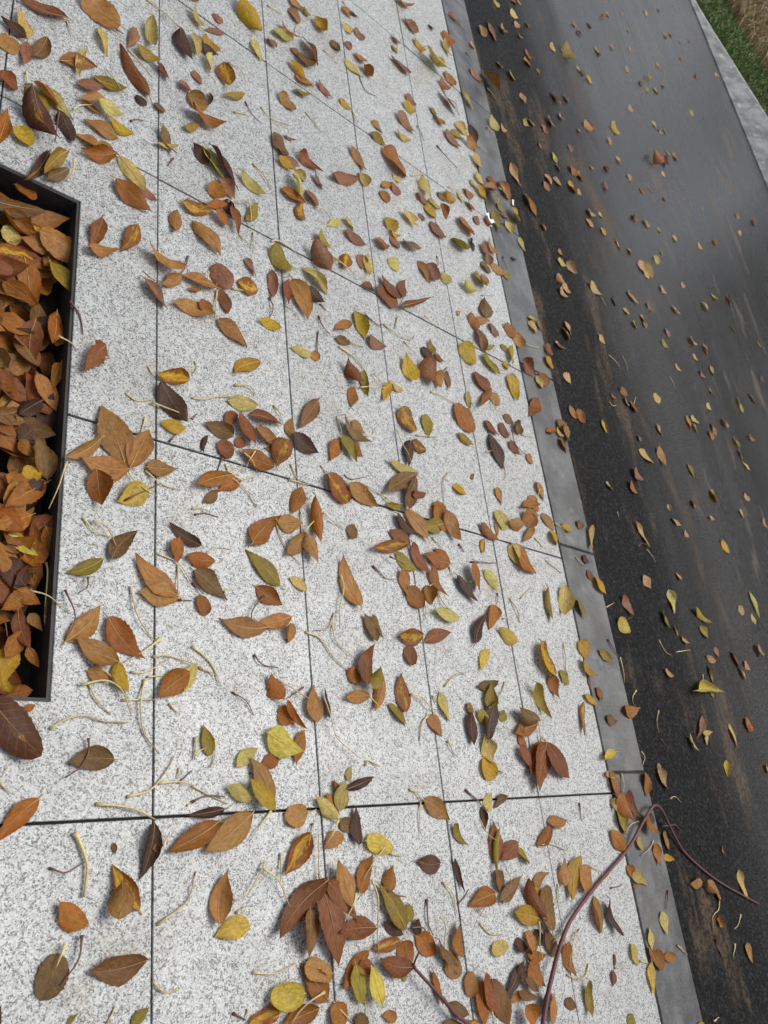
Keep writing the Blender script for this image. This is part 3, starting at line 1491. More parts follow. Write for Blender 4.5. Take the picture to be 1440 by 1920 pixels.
for ci in range(-10, 5):
    for ri in range(-4, 11):
        x0 = COLX + (ci - 1) * .4 + G; x1 = COLX + ci * .4 - G
        if ci == 4: x1 = COLX + 3 * .4 + .4 - G; 
        y0 = ROWY + ri * .8 + GY; y1 = ROWY + (ri + 1) * .8 - GY
        x1 = min(x1, EDGE_X)
        cx, cy = (x0 + x1) / 2, (y0 + y1) / 2
        poly = [(x0, y0), (x1, y0), (x1, y1), (x0, y1)]
        hit = x0 < PX1 and x1 > PX0 and y0 < PY1 and y1 > PY0
        if hit:
            lo, hi = y0 < PY0, y1 > PY1
            inL, inR = x0 >= PX0, x1 <= PX1
            if inL and inR: poly = [(x0, y0), (x1, y0), (x1, PY0), (x0, PY0)] if lo else [(x0, PY1), (x1, PY1), (x1, y1), (x0, y1)]
            elif inL:
                poly = [(x0, y0), (x1, y0), (x1, y1), (PX1, y1), (PX1, PY0), (x0, PY0)] if lo else [(PX1, y0), (x1, y0), (x1, y1), (x0, y1), (x0, PY1), (PX1, PY1)]
            else:
                poly = [(x0, y0), (x1, y0), (x1, PY0), (PX0, PY0), (PX0, y1), (x0, y1)] if lo else [(x0, y0), (PX0, y0), (PX0, PY1), (x1, PY1), (x1, y1), (x0, y1)]
        key = 'cut' if hit else round(x1 - x0, 4)
        if hit or key not in std:
            m = slab_mesh([(a - cx, b - cy) for a, b in poly], 'slab', GRANITE)
            if not hit: std[key] = m
        else: m = std[key]
        o = link('slab', m, pave); o.location = (cx, cy, rng.uniform(-.0007, .0007))
        o.rotation_euler = (rng.uniform(-.0012, .0012), rng.uniform(-.0012, .0012), 0)
kerb = tag(link('kerb', None), 'row of flat dark grey concrete kerb stones between granite paving and asphalt', None, None, 'structure')
kj = [0.188, .985, 1.775, 2.565, 3.362]
kj = [kj[0] - .8 * k for k in range(4, 0, -1)] + kj + [kj[-1] + .8 * k for k in range(1, 7)]
for a, b in zip(kj[:-1], kj[1:]):
    cx, cy = (KERB_X0 + KERB_X1) / 2, (a + b) / 2
    hw, hl = (KERB_X1 - KERB_X0) / 2, (b - a) / 2 - .0022
    o = link('kerb_stone', slab_mesh([(-hw, -hl), (hw, -hl), (hw, hl), (-hw, hl)], 'kerb_stone', KERB, .12, .004), kerb)
    o.location = (cx, cy, rng.uniform(-.0022, -.0005)); o.rotation_euler = (0, rng.uniform(-.003, .004), 0)
# planted pit: edging, soil
pit = link('planted_pit', None); pit.location = (PX0, PY0, -.12)
tag(pit, 'square planting pit in the paving with dark edging, filled with brown leaves', 'planting pit')
def box(x0, y0, z0, x1, y1, z1):
    return [(x, y, z) for z in (z0, z1) for x, y in ((x0, y0), (x1, y0), (x1, y1), (x0, y1))], [(0, 3, 2, 1), (4, 5, 6, 7), (0, 1, 5, 4), (1, 2, 6, 5), (2, 3, 7, 6), (3, 0, 4, 7)]
E_ = .007
for a in ((PX1 - E_, PY0 + .0005, PX1 - .0005, PY1 - .0005), (PX0 + .0005, PY0 + .0005, PX0 + E_, PY1 - .0005), (PX0 + E_, PY1 - E_, PX1 - E_, PY1 - .0005), (PX0 + E_, PY0 + .0005, PX1 - E_, PY0 + E_)):
    v, f = box(a[0], a[1], -.14, a[2], a[3], -.0035)
    o = link('edging_strip', mesh('edging_strip', [(x - PX0, y - PY0, z + .12) for x, y, z in v], f, EDGE, False), pit)
n = 40; sv, sf = [], []
for i in range(n + 1):
    for j in range(n + 1):
        sv.append(((PX1 - PX0 - .002) * i / n, (PY1 - PY0 - .002) * j / n, .12 - .088 + rng.uniform(-.006, .006)))
for i in range(n):
    for j in range(n):
        a = i * (n + 1) + j; sf.append((a, a + n + 1, a + n + 2, a + 1))
link('soil', mesh('soil', sv, sf, SOIL), pit)
# far side of the road: low concrete wall that grows towards the camera, bank behind it
def wall_h(y): return min(.52, max(.025, .235 + (8.05 - y) * .09))
def wall_x(y): return FAR_X + 1.5 * wall_h(y)
ys = [-8 + .5 * k for k in range(97)]
wv, wf = [], []
for y in ys:
    h = wall_h(y) + ROAD_Z
    wx = wall_x(y)
    wv += [(FAR_X, y, ROAD_Z - .1), (FAR_X + .004, y, ROAD_Z + .012), (wx - .01, y, h - .004), (wx + .16, y, h), (wx + .16, y, ROAD_Z - .1)]
for k in range(len(ys) - 1):
    for j in range(4):
        a = k * 5 + j; wf.append((a, a + 5, a + 6, a + 1))
wall = tag(link('retaining_wall', mesh('retaining_wall', wv, wf, WALLC, False)), 'low sloping pale concrete wall along the far edge of the road', 'wall')
def bank_z(x, y): return wall_h(y) + ROAD_Z - .03 + max(0, x - wall_x(y) - .15) * .16 + .03 * math.sin(x * 2.1 + y * 1.3)
kv, kf = [], []
xs = [FAR_X + .19 + .45 * i for i in range(26)]
for y in ys:
    for x in xs: kv.append((x + wall_x(y) - FAR_X - .05, y, bank_z(x + wall_x(y) - FAR_X - .05, y)))
for k in range(len(ys) - 1):
    for i in range(len(xs) - 1):
        a = k * len(xs) + i; kf.append((a, a + 1, a + 1 + len(xs), a + len(xs)))
tag(link('grass_bank', mesh('grass_bank', kv, kf, BANK)), kind='structure')
def blades(name, label, n, xr, yr, hr, cols, wid, lean, cat, seed):
    r = random.Random(seed); V, F, C = [], [], []
    for _ in range(n):
        x, y = r.uniform(*xr), r.uniform(*yr)
        x = xr[0] + (x - xr[0]) * r.uniform(.3, 1) if r.random() < .3 else x
        x += wall_x(y) - FAR_X - .03
        z = bank_z(x, y) - .01; h = r.uniform(*hr); a = r.uniform(0, 6.283); wd = wid * r.uniform(.6, 1.3)
        dx, dy = math.cos(a), math.sin(a); ln = h * r.uniform(*lean); b = r.uniform(0, 6.283); lx, ly = math.cos(b) * ln, math.sin(b) * ln
        k = len(V); c = r.choice(cols); q = r.uniform(.7, 1.25); c = [q * e for e in c]
        for t, ww in ((0, 1), (.55, .8)):
            for sgn in (-1, 1):
                V.append((x + sgn * dx * wd * ww + lx * t * t, y + sgn * dy * wd * ww + ly * t * t, z + h * t * (1 - .25 * t * ln / h))); C.append(c)
        V.append((x + lx, y + ly, z + h * (1 - .25 * ln / h))); C.append(c)
        F += [(k, k + 1, k + 3, k + 2), (k + 2, k + 3, k + 4)]
    tag(link(name, mesh(name, V, F, BLADE, False, {'col': C})), label, cat, None, 'stuff')
blades('green_grass', 'short green grass on the bank behind the wall', 26000, (FAR_X + .2, FAR_X + 1.55), (3.5, 15), (.05, .14), [(.12, .24, .035), (.09, .19, .028), (.17, .27, .055), (.24, .21, .08)], .006, (.3, 1.0), 'grass', 3)
blades('dry_grass', 'tall dry straw-coloured grass behind the green strip', 9000, (FAR_X + 1.35, FAR_X + 2.9), (3.5, 15), (.16, .42), [(.46, .34, .13), (.36, .25, .10), (.52, .40, .19), (.20, .16, .06)], .005, (.5, 1.4), 'grass', 4)
# shrubs behind the bank
r = random.Random(9)
for q, (sx, sy, sr, lb) in enumerate(((12.7, 11.2, 1.0, 'dark leafy shrub behind dry grass, nearest the top of the picture'), (12.9, 8.9, 1.1, 'dark leafy shrub behind dry grass at the right edge'), (14.1, 13.6, 1.3, 'dark shrub farthest up the bank behind the others'))):
    e = link('shrub', None); e.location = (sx, sy, bank_z(sx, sy)); tag(e, lb, 'shrub', 'shrubs on the bank')
    V, F, C = [], [], []
    for _ in range(3500):
        a, b, d = r.uniform(0, 6.283), math.acos(r.uniform(-.3, 1)), sr * r.uniform(.35, 1) ** .6
        p = Vector((math.cos(a) * math.sin(b) * d, math.sin(a) * math.sin(b) * d, .45 * sr + math.cos(b) * d * .8))
        u = Vector((r.gauss(0, 1), r.gauss(0, 1), r.gauss(0, .5))).normalized() * .045; v = u.cross(Vector((r.gauss(0, 1), r.gauss(0, 1), r.gauss(0, 1)))).normalized() * .02
        k = len(V); V += [p - u, p + v, p + u, p - v]; F.append((k, k + 1, k + 2, k + 3)); s = r.uniform(.6, 1.3); C += [(.018 * s, .026 * s, .010 * s)] * 4
    link('crown', mesh('crown', V, F, BLADE, False, {'col': C}), e)
    V, F, C = [], [], []
    for _ in range(7):
        a = r.uniform(0, 6.283); k = len(V); tip = (math.cos(a) * sr * .6, math.sin(a) * sr * .6, sr * .9)
        for z, rad, f in ((-.05, .02, 0), (1, .006, 1)):
            for j in range(5):
                V.append((tip[0] * f + rad * math.cos(j * 1.2566), tip[1] * f + rad * math.sin(j * 1.2566), -.05 if f == 0 else tip[2])); C.append((.04, .028, .018))
        F += [(k + j, k + (j + 1) % 5, k + 5 + (j + 1) % 5, k + 5 + j) for j in range(5)]
    link('trunk', mesh('trunk', V, F, BLADE, True, {'col': C}), e)
# dense dark trees farther along the bank, across the road (seen as the dark reflection in the wet asphalt)
def bank_tree(x, y, h, rad, label, seed):
    r = random.Random(seed); e = link('tree', None); e.location = (x, y, bank_z(x, y) - .05); tag(e, label, 'tree', 'trees on the bank across the road')
    V, F = tube([(0, 0, 0), (.05, .03, h * .3), (.0, .1, h * .6), (.05, .05, h * .88)], [.16, .13, .09, .03], 8)
    for k in range(9):
        a = k * 2.4; z = h * (.18 + .07 * k); n = len(V); q = rad * r.uniform(.6, .9)
        v, f = tube([(0, .03, z), (math.cos(a) * q * .5, math.sin(a) * q * .5, z + .25), (math.cos(a) * q, math.sin(a) * q, z + .6)], [.06, .04, .012], 5)
        V += v; F += [tuple(i + n for i in g) for g in f]
    link('trunk', mesh('trunk', V, F, BLADE, True, {'col': [(.05, .036, .024)] * len(V)}), e)
    V, F, C = [], [], []
    cl = [(r.uniform(0, 6.283), r.uniform(.05, 1.0), r.uniform(.45, 1)) for _ in range(60)]
    for a, t, d in cl:
        z = h * t; rr = rad * (math.sin(math.pi * min(.97, .18 + .8 * t)) ** .6) * d
        c = Vector((math.cos(a) * rr, math.sin(a) * rr, z)); cr = rad * r.uniform(.28, .45); tone = r.uniform(.6, 1.3)
        for _ in range(110):
            p = c + Vector((r.gauss(0, .5), r.gauss(0, .5), r.gauss(0, .4))) * cr
            u = Vector((r.gauss(0, 1), r.gauss(0, 1), r.gauss(0, .6))).normalized() * .085
            v = u.cross(Vector((r.gauss(0, 1), r.gauss(0, 1), r.gauss(0, 1)))).normalized() * .045
            k = len(V); V += [p - u, p + v, p + u, p - v]; F.append((k, k + 1, k + 2, k + 3)); q = tone * r.uniform(.7, 1.3); C += [(.026 * q, .036 * q, .013 * q)] * 4
    link('crown', mesh('crown', V, F, BLADE, False, {'col': C}), e)
for q, (x, y, h, rd) in enumerate(((13.6, 8.2, 4.6, 1.5), (13.2, 5.6, 5.4, 1.7), (13.8, 2.9, 5.8, 1.8), (13.1, .2, 5.2, 1.7), (13.7, -2.5, 5.8, 1.8), (13.3, -5.2, 5.2, 1.7), (15.6, 4.2, 6.6, 2.0), (15.8, 1.2, 6.8, 2.0), (15.5, -1.6, 6.4, 2.0))):
    bank_tree(x, y, h, rd, ['tree nearest the dry grass at the far end of the row', 'second tree of the front row on the bank', 'third tree of the front row on the bank', 'fourth tree of the front row on the bank', 'fifth tree of the front row on the bank', 'last tree of the front row on the bank', 'first tall tree of the back row on the bank', 'middle tall tree of the back row on the bank', 'last tall tree of the back row on the bank'][q], 300 + q)
# ------------------------------------------------------------------ leaves
PAL = {'o': (.45, .215, .055), 'b': (.385, .132, .014), 'r': (.265, .082, .022), 'd': (.075, .028, .014), 'y': (.56, .34, .014),
       'p': (.61, .475, .145), 'Y': (.66, .50, .075), 'g': (.33, .235, .024), 'k': (.225, .115, .035), 'm': (.30, .096, .012), 'M': (.11, .036, .014),
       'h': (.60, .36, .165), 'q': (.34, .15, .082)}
SEC = {'o': (.34, .13, .026), 'b': (.50, .215, .032), 'r': (.35, .125, .032), 'd': (.16, .058, .022), 'y': (.40, .21, .010),
       'p': (.52, .37, .06), 'Y': (.55, .36, .035), 'g': (.48, .33, .018), 'k': (.31, .16, .05), 'm': (.64, .38, .014), 'M': (.48, .26, .02),
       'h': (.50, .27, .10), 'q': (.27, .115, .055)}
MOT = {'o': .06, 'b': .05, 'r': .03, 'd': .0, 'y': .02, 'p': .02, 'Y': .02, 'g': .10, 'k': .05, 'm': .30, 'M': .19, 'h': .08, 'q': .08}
CNAME = {'o': 'tan', 'b': 'orange-brown', 'r': 'reddish-brown', 'd': 'dark brown', 'y': 'golden yellow', 'p': 'pale yellow', 'Y': 'bright yellow', 'g': 'olive', 'k': 'dull brown', 'm': 'yellow-and-brown mottled', 'M': 'dark mottled'}
def leaf_geo(L, Wd, c, style, r, nu=12, nv=6, limp=0.0):
    """local leaf: base at x=0, tip at x=L, y across, z up with its lowest point at 0; limp = how crumpled it is"""
    ratio = Wd / L
    rnd = style == 'v' or ratio > .74
    a, b = (.46, .50) if rnd else (r.uniform(.66, .95), r.uniform(1.0, 1.35))
    tm = a / (a + b); nm = (tm ** a) * ((1 - tm) ** b)
    th = r.uniform(.12, .55) + limp * r.uniform(.1, .7)
    if ratio < .40: th = min(1.3, th + (0.42 - ratio) * 2.6)
    if style == 'c': th = 1.4
    tl, tr = th * r.uniform(.4, 1.3), th * r.uniform(.4, 1.3)
    if r.random() < .22 + .25 * limp and not rnd:
        if r.random() < .5: tl, tr = min(1.4, tl + .8), tr * .3
        else: tl, tr = tl * .3, min(1.4, tr + .8)
    dome = -1 if r.random() < .30 and style != 'c' else 1
    arch = L * (r.uniform(-.06, .12) + limp * r.uniform(-.08, .14) if style != 'c' else .2)
    bend = L * r.uniform(-.08, .08); ph = r.uniform(0, 6.28); wav = L * (r.uniform(.006, .018) + limp * .02)
    tw = r.uniform(-.35, .35) * (1 + 2.2 * limp); tw0 = r.uniform(-.2, .2) * (1 + 1.5 * limp)
    tooth = .30 if style == 's' else r.choice((.03, .035, .05, .05, .13))
    V, UV = [], []
    tt = [(i / nu) ** .95 for i in range(nu + 1)]
    for i, t in enumerate(tt):
        hw = Wd / 2 * ((t ** a) * ((1 - t) ** b)) / nm if 0 < t < 1 else 0.0004
        sg = min(tooth, .03) * (1 if i % 2 else -1) if style != 's' else 0
        big_ = tooth if .1 < tooth < .2 else 0
        jit = .04 if big_ else tooth
        kl = 1 + sg + r.uniform(-jit, jit) + big_ * math.sin(ph * 3 + t * 8.5); kr = 1 + sg + r.uniform(-jit, jit) + big_ * math.sin(ph * 5 + t * 7.0)
        f = .75 + .5 * math.sin(ph + t * 3)
        q = tw0 + tw * (t - .4); cq, sq = math.cos(q), math.sin(q)
        for j in range(nv + 1):
            s = -1 + 2 * j / nv
            th_ = min(1.55, max(.05, (tl if s < 0 else tr) * f))
            k = 1 + ((kl if s < 0 else kr) - 1) * (abs(s) if big_ else (abs(s) > .99))
            Rr = hw * k / math.sin(th_)
            y = Rr * math.sin(th_ * abs(s)) * (1 if s > 0 else -1)
            z = Rr * (1 - math.cos(th_ * s)) * dome
            y, z = y * cq - z * sq, y * sq + z * cq
            z += arch * (2 * t - 1) ** 2 + wav * math.sin(ph * 2 + t * 9 + s * 2) * abs(s) + limp * .025 * L * math.sin(ph + t * 7)
            V.append([L * t, y + 4 * bend * t * (1 - t), z]); UV.append((t, s))
    V = np.array(V); V[:, 2] -= V[:, 2].min()
    F = [(i * (nv + 1) + j, (i + 1) * (nv + 1) + j, (i + 1) * (nv + 1) + j + 1, i * (nv + 1) + j + 1) for i in range(nu) for j in range(nv)]
    seed = r.random(); q = r.uniform(.80, 1.18)
    hue = r.uniform(-.10, .12)
    c1 = np.array(PAL[c]) * q * np.array([1, 1 + hue, 1 + hue]); c2 = np.array(SEC[c]) * q
    n = len(V)
    A = {'col': np.tile(c1, (n, 1)), 'col2': np.tile(c2, (n, 1)), 'luv': np.array([(u, v, seed) for u, v in UV]),
         'par': np.tile((MOT[c] + r.uniform(-.03, .12), r.uniform(.35, 1.0), r.choice((0, .3, .6, 1.0))), (n, 1))}
    mid = V[nv // 2::nv + 1]
    return V, F, A, mid
def place(L, W, x, y, ang, z):
    ca, sa = math.cos(ang), math.sin(ang)
    return lambda V: np.stack([x + V[:, 0] * ca - V[:, 1] * sa, y + V[:, 0] * sa + V[:, 1] * ca, z + V[:, 2]], 1)
def spline(P, m=4):
    P = [np.array(p, float) for p in P]; Q = [2 * P[0] - P[1]] + P + [2 * P[-1] - P[-2]]; out = []
    for i in range(1, len(Q) - 2):
        for k in range(m):
            t = k / m
            out.append(.5 * (2 * Q[i] + (Q[i + 1] - Q[i - 1]) * t + (2 * Q[i - 1] - 5 * Q[i] + 4 * Q[i + 1] - Q[i + 2]) * t * t + (3 * Q[i] - Q[i - 1] - 3 * Q[i + 1] + Q[i + 2]) * t ** 3))
    out.append(P[-1]); return out
def stalk_mesh(pts, r, brown, rad=.0013, name='leaf_stalk', lift=.005):
    S = spline([(p[0], p[1]) for p in pts]); n = len(S); L = sum(np.linalg.norm(S[i + 1] - S[i]) for i in range(n - 1))
    lf = min(lift, L * .12) * r.uniform(.2, 1); ph = r.uniform(.6, 1.6)
    P = [(s[0], s[1], rad * 1.15 + lf * abs(math.sin(ph * math.pi * i / (n - 1)))) for i, s in enumerate(S)]
    R = [rad * (1.25 - .55 * i / (n - 1)) for i in range(n)]
    R[0] *= 1.75; R[1] *= 1.2
    V, F = tube(P, R)
    ca = np.array((.62, .50, .23)) * r.uniform(.85, 1.15); cb = np.array((.45, .31, .13)) * r.uniform(.6, 1.2)
    if brown: ca, cb = np.array((.15, .065, .035)), np.array((.11, .045, .028))
    C = [ca + (cb - ca) * max(0, (k // 5) / (n - 1) - .35) / .65 for k in range(len(V))]
    return V, F, C
# measured in 360 x 480 tiles of the photograph, at four times its size: L leaf on paving or kerb, R leaf on the road, P leaf in the pit
# (stalk end, tip, width, colour), C compound leaf, S / Z loose stalk on paving / road, Q stalk in the pit
leaves, comps, stalks = [], [], []
tx = ty = 0
for ln in DATA.strip().splitlines():
    k = ln.split()
    if k[0] == 'T': tx, ty = int(k[1]), int(k[2]); continue
    qx = lambda s: tx + float(s) / 4
    qy = lambda s: ty + float(s) / 4
    if k[0] in 'LRP':
        leaves.append(dict(k=k[0], b=(qx(k[1]), qy(k[2])), t=(qx(k[3]), qy(k[4])), w=float(k[5]) / 4, c=k[6], s=k[7] if len(k) > 7 else ''))
    elif k[0] == 'C':
        i = k.index('/'); L = k[1:i]; it = []
        for n in range(0, len(L), 6):
            it.append(dict(k='L', b=(qx(L[n]), qy(L[n + 1])), t=(qx(L[n + 2]), qy(L[n + 3])), w=float(L[n + 4]) / 4, c=L[n + 5], s=''))
        p = k[i + 1:]; comps.append((it, [(qx(p[n]), qy(p[n + 1])) for n in range(0, len(p), 2)]))
    else:
        stalks.append((k[0], [(qx(k[n]), qy(k[n + 1])) for n in range(1, len(k), 2)]))
def base_z(e, x):
    if e['k'] == 'P': return -.036
    if e['k'] == 'R': return ROAD_Z + .0015
    return .0012
def solve(e, z):
    b, t = np.array(ground(*e['b'], z)), np.array(ground(*e['t'], z))
    d = t - b; L = float(np.linalg.norm(d)); u = d / L; v = np.array([-u[1], u[0]]); c = (b + t) / 2
    ip = np.array(e['t']) - np.array(e['b']); ip = ip / np.linalg.norm(ip); pn = np.array([-ip[1], ip[0]])
    q1 = np.array(project(*(c + v * .01), z)[:2]); q0 = np.array(project(*(c - v * .01), z)[:2])
    per = abs(np.dot(q1 - q0, pn)) / .02
    W = e['w'] / max(per, 1e-3)
    return b, L, min(max(W, L * .13), L * 1.05), math.atan2(u[1], u[0])
done = []
def settle(e):
    """rest a leaf on the surface or on the leaves already lying there"""
    z = base_z(e, 0); b, L, W, a = solve(e, z); cx, cy = b[0] + math.cos(a) * L / 2, b[1] + math.sin(a) * L / 2
    top = z
    for (x, y, l, zz, k) in done:
        if k == e['k'] and (x - cx) ** 2 + (y - cy) ** 2 < (.33 * (l + L)) ** 2: top = max(top, zz + .0035)
    z = min(top, base_z(e, 0) + .026)
    b, L, W, a = solve(e, z); done.append((cx, cy, L, z, e['k']))
    e['pix'] = math.hypot(e['t'][0] - e['b'][0], e['t'][1] - e['b'][1]); e['geo'] = (b, L, W, a, z)
    e['cx'], e['cy'] = cx, cy; e['py'] = (e['t'][1] + e['b'][1]) / 2; e['px'] = (e['t'][0] + e['b'][0]) / 2
    e['ratio'] = W / L
# ---- labels: where a thing lies
ORD = ['first', 'second', 'third', 'fourth', 'fifth', 'sixth', 'seventh', 'eighth', 'ninth', 'tenth', 'eleventh', 'twelfth', 'thirteenth', 'fourteenth', 'fifteenth', 'sixteenth', 'seventeenth', 'eighteenth', 'nineteenth', 'twentieth']
def where(k, x, y, px, py):
    if k in 'PQ': return 'in the planting pit'
    if k in 'RZ':
        side = 'asphalt beside the kerb' if x < 3.5 else ('middle of the road' if x < 5.6 else 'far half of the road')
        band = ['top quarter', 'second quarter down', 'third quarter down', 'bottom quarter'][min(3, max(0, int(py // 480)))]
        return side + ', ' + band
    row = ['bottom slab row', 'second slab row up', 'third slab row up', 'fourth slab row up', 'fifth slab row up', 'sixth slab row up'][min(5, max(0, int(math.floor((y - ROWY) / .8)) + 1))]
    if x > EDGE_X: return 'on the kerb beside ' + row
    c = min(5, max(0, int((COLX + 1.6 - x) / .4)))
    return ['kerb-side slab', 'second slab from kerb', 'third slab from kerb', 'fourth slab from kerb', 'fifth slab from kerb', 'sixth slab from kerb'][c] + ', ' + row
def shape_word(e):
    if e['s'] == 's': return 'ragged'
    if e['s'] == 'c': return 'curled'
    q = e['ratio']
    return 'round' if q > .68 else ('slender' if q < .36 else 'oval')
def ordinals(items, keyf):
    gr = {}
    for i in items: gr.setdefault(keyf(i), []).append(i)
    for g in gr.values():
        g.sort(key=lambda i: (i['py'], i['px']))
        for n, i in enumerate(g): i['ord'] = '' if len(g) == 1 else (', topmost such' if n == 0 else (', lowest such' if n == len(g) - 1 else ', %s such down' % ORD[min(n, 19)]))
for it, p in comps:
    for e in it: settle(e)
for e in leaves: settle(e)
for e in leaves: e['where'] = where(e['k'], e['cx'], e['cy'], e['px'], e['py'])
ordinals(leaves, lambda e: (CNAME[e['c']], shape_word(e), e['where']))
order = sorted(range(len(leaves)), key=lambda i: -leaves[i]['pix'] * max(leaves[i]['w'], 6) ** .5)
ONE = set(order[:300])
def add_midrib(mid, e, r, parent, L):
    """pale raised midrib running into a short stalk end"""
    P = [Vector((-L * r.uniform(.05, .13), 0, max(.001, mid[0][2] * .5)))] + [Vector((p[0], p[1], p[2] + .0003)) for p in mid[:-2]]
    R = [L * .012] + [L * .0105 * (1 - .8 * i / len(P)) for i in range(len(P) - 1)]
    V, F = tube(P, R, 4)
    base = np.array(PAL[e['c']]); c = base * .55 + np.array((.34, .23, .085)) * (.55 if e['c'] in 'dMrk' else .8)
    return link('midrib', mesh('midrib', V, F, STALK, True, {'col': [c] * len(V)}), parent)
lit = dict(V=[], F=[], A={'col': [], 'col2': [], 'luv': [], 'par': []})
def litter(V, F, A):
    n = sum(len(v) for v in lit['V']); lit['V'].append(V); lit['F'] += [tuple(q + n for q in f) for f in F]
    for k in A: lit['A'][k].append(A[k])
def add_leaf(e, i):
    r = random.Random(1000 + i); b, L, W, a, z = e['geo']
    one = i in ONE
    big = one and e['pix'] > 44
    limp = {'L': .22, 'R': .5, 'P': .45}[e['k']]
    if e['k'] == 'L' and e['py'] < 760: limp = .5; W *= .90
    lc = e['c']
    if e['k'] == 'R': lc = {'o': 'h', 'r': 'q', 'k': 'q' if r.random() < .5 else 'h', 'b': 'b' if r.random() < .6 else 'o'}.get(lc, lc)  # paler road leaves: wet highlight put into the colour, along with pale undersides
    elif e['py'] < 650 and e['k'] == 'L': lc = {'r': 'q' if r.random() < .7 else 'r', 'k': 'q' if r.random() < .4 else 'k'}.get(lc, lc)
    V, F, A, mid = leaf_geo(L, W * (.84 if e['k'] == 'R' else .98), lc, e['s'], r, 20 if big else 10, 8 if big else 6, limp)
    if e['k'] == 'P':
        V[:, 2] += V[:, 0] * r.uniform(-.12, .22); V[:, 2] -= V[:, 2].min()
    if not one:
        litter(place(L, W, b[0], b[1], a, z)(V), F, A); return
    name = 'leaf'
    lab = '%s %s leaf%s, %s' % (shape_word(e), CNAME[e['c']], e['ord'], e['where'])
    grp = {'L': 'fallen leaves on the paving', 'R': 'fallen leaves on the asphalt', 'P': 'leaves in the planting pit'}[e['k']]
    if big:
        o = link(name, None); link('blade', mesh('blade', V, F, LEAF, True, A), o); add_midrib(mid, e, r, o, L)
    else: o = link(name, mesh(name, V, F, LEAF, True, A))
    o.location = (b[0], b[1], z); o.rotation_euler = (0, 0, a)
    tag(o, lab, 'leaf', grp)
for i, e in enumerate(leaves): add_leaf(e, i)
CL = ['large tan compound leaf of five leaflets beside the planting pit', 'tan compound leaf of two pointed leaflets lying on a joint', 'big reddish-brown three-part leaf drooping over a joint in the bottom slab row', 'reddish-brown compound leaf of four narrow leaflets on the fourth slab row up', 'reddish-brown compound leaf with long stalk on the kerb-side slabs']
def comp_label(cx, cy, n):
    if n == 5: return CL[0]
    if n == 2: return CL[1]
    if n == 3: return CL[2]
    return CL[3] if cy > .9 else CL[4]
for ci, (it, sp) in enumerate(comps):
    r = random.Random(77 + ci); b0 = it[0]['geo'][0]
    o = link('compound_leaf', None); o.location = (b0[0], b0[1], 0); tag(o, comp_label(it[0]['cx'], it[0]['cy'], len(it)), 'leaf', 'compound leaves on the paving')
    for e in it:
        b, L, W, a, z = e['geo']; V, F, A, mid = leaf_geo(L, W, e['c'], '', r, 20, 8)
        lf = link('leaflet', mesh('leaflet', V, F, LEAF, True, A), o); lf.location = (b[0] - b0[0], b[1] - b0[1], z + .003); lf.rotation_euler = (0, 0, a)
        add_midrib(mid, e, r, lf, L)
    pts = [ground(x, y, .006) for x, y in sp]
    V, F, C = stalk_mesh(pts, r, False, .0014)
    link('stalk', mesh('stalk', [(v[0] - b0[0], v[1] - b0[1], v[2] + .004) for v in V], F, STALK, True, {'col': C}), o)
# ---- loose stalks
sk = []
for k, p in stalks:
    z = ROAD_Z if k == 'Z' else (-.035 if k == 'Q' else .0)
    P = [ground(x, y, z + .002) for x, y in p]; m = len(P) // 2
    px = sum(x for x, y in p) / len(p); py = sum(y for x, y in p) / len(p)
    ln = sum(math.hypot(p[i + 1][0] - p[i][0], p[i + 1][1] - p[i][1]) for i in range(len(p) - 1))
    sk.append(dict(k=k, P=P, z=z, px=px, py=py, ln=ln, n=len(p), where=where('R' if k == 'Z' else ('P' if k == 'Q' else 'L'), P[m][0], P[m][1], px, py)))
rs = random.Random(42)
for s in sk: s['brown'] = rs.random() < .22 and s['k'] != 'B'; s['len'] = 'long' if s['ln'] > 62 else ('short' if s['ln'] < 30 else 'mid-length')
ordinals(sk, lambda s: (s['brown'], s['len'], s['where']))
for s in sk:
    zb = s['z']
    for (x, y, l, zz, k) in done:
        if k != 'R' and s['k'] in 'SB' and min((x - p[0]) ** 2 + (y - p[1]) ** 2 for p in s['P']) < (.30 * l) ** 2: zb = max(zb, zz + .004)
    zb = min(zb, s['z'] + .020)
    V, F, C = stalk_mesh(s['P'], rs, s['brown'], .0030 if s['k'] == 'B' else rs.uniform(.0012, .0019), lift=.006)
    x0, y0 = s['P'][0]
    o = link('leaf_stalk', mesh('leaf_stalk', [(v[0] - x0, v[1] - y0, v[2]) for v in V], F, STALK, True, {'col': C})); o.location = (x0, y0, zb)
    tag(o, '%s %s leaf stalk%s, %s' % (s['len'], 'brown' if s['brown'] else 'pale straw-coloured', s['ord'], s['where']), 'leaf stalk', 'loose leaf stalks')
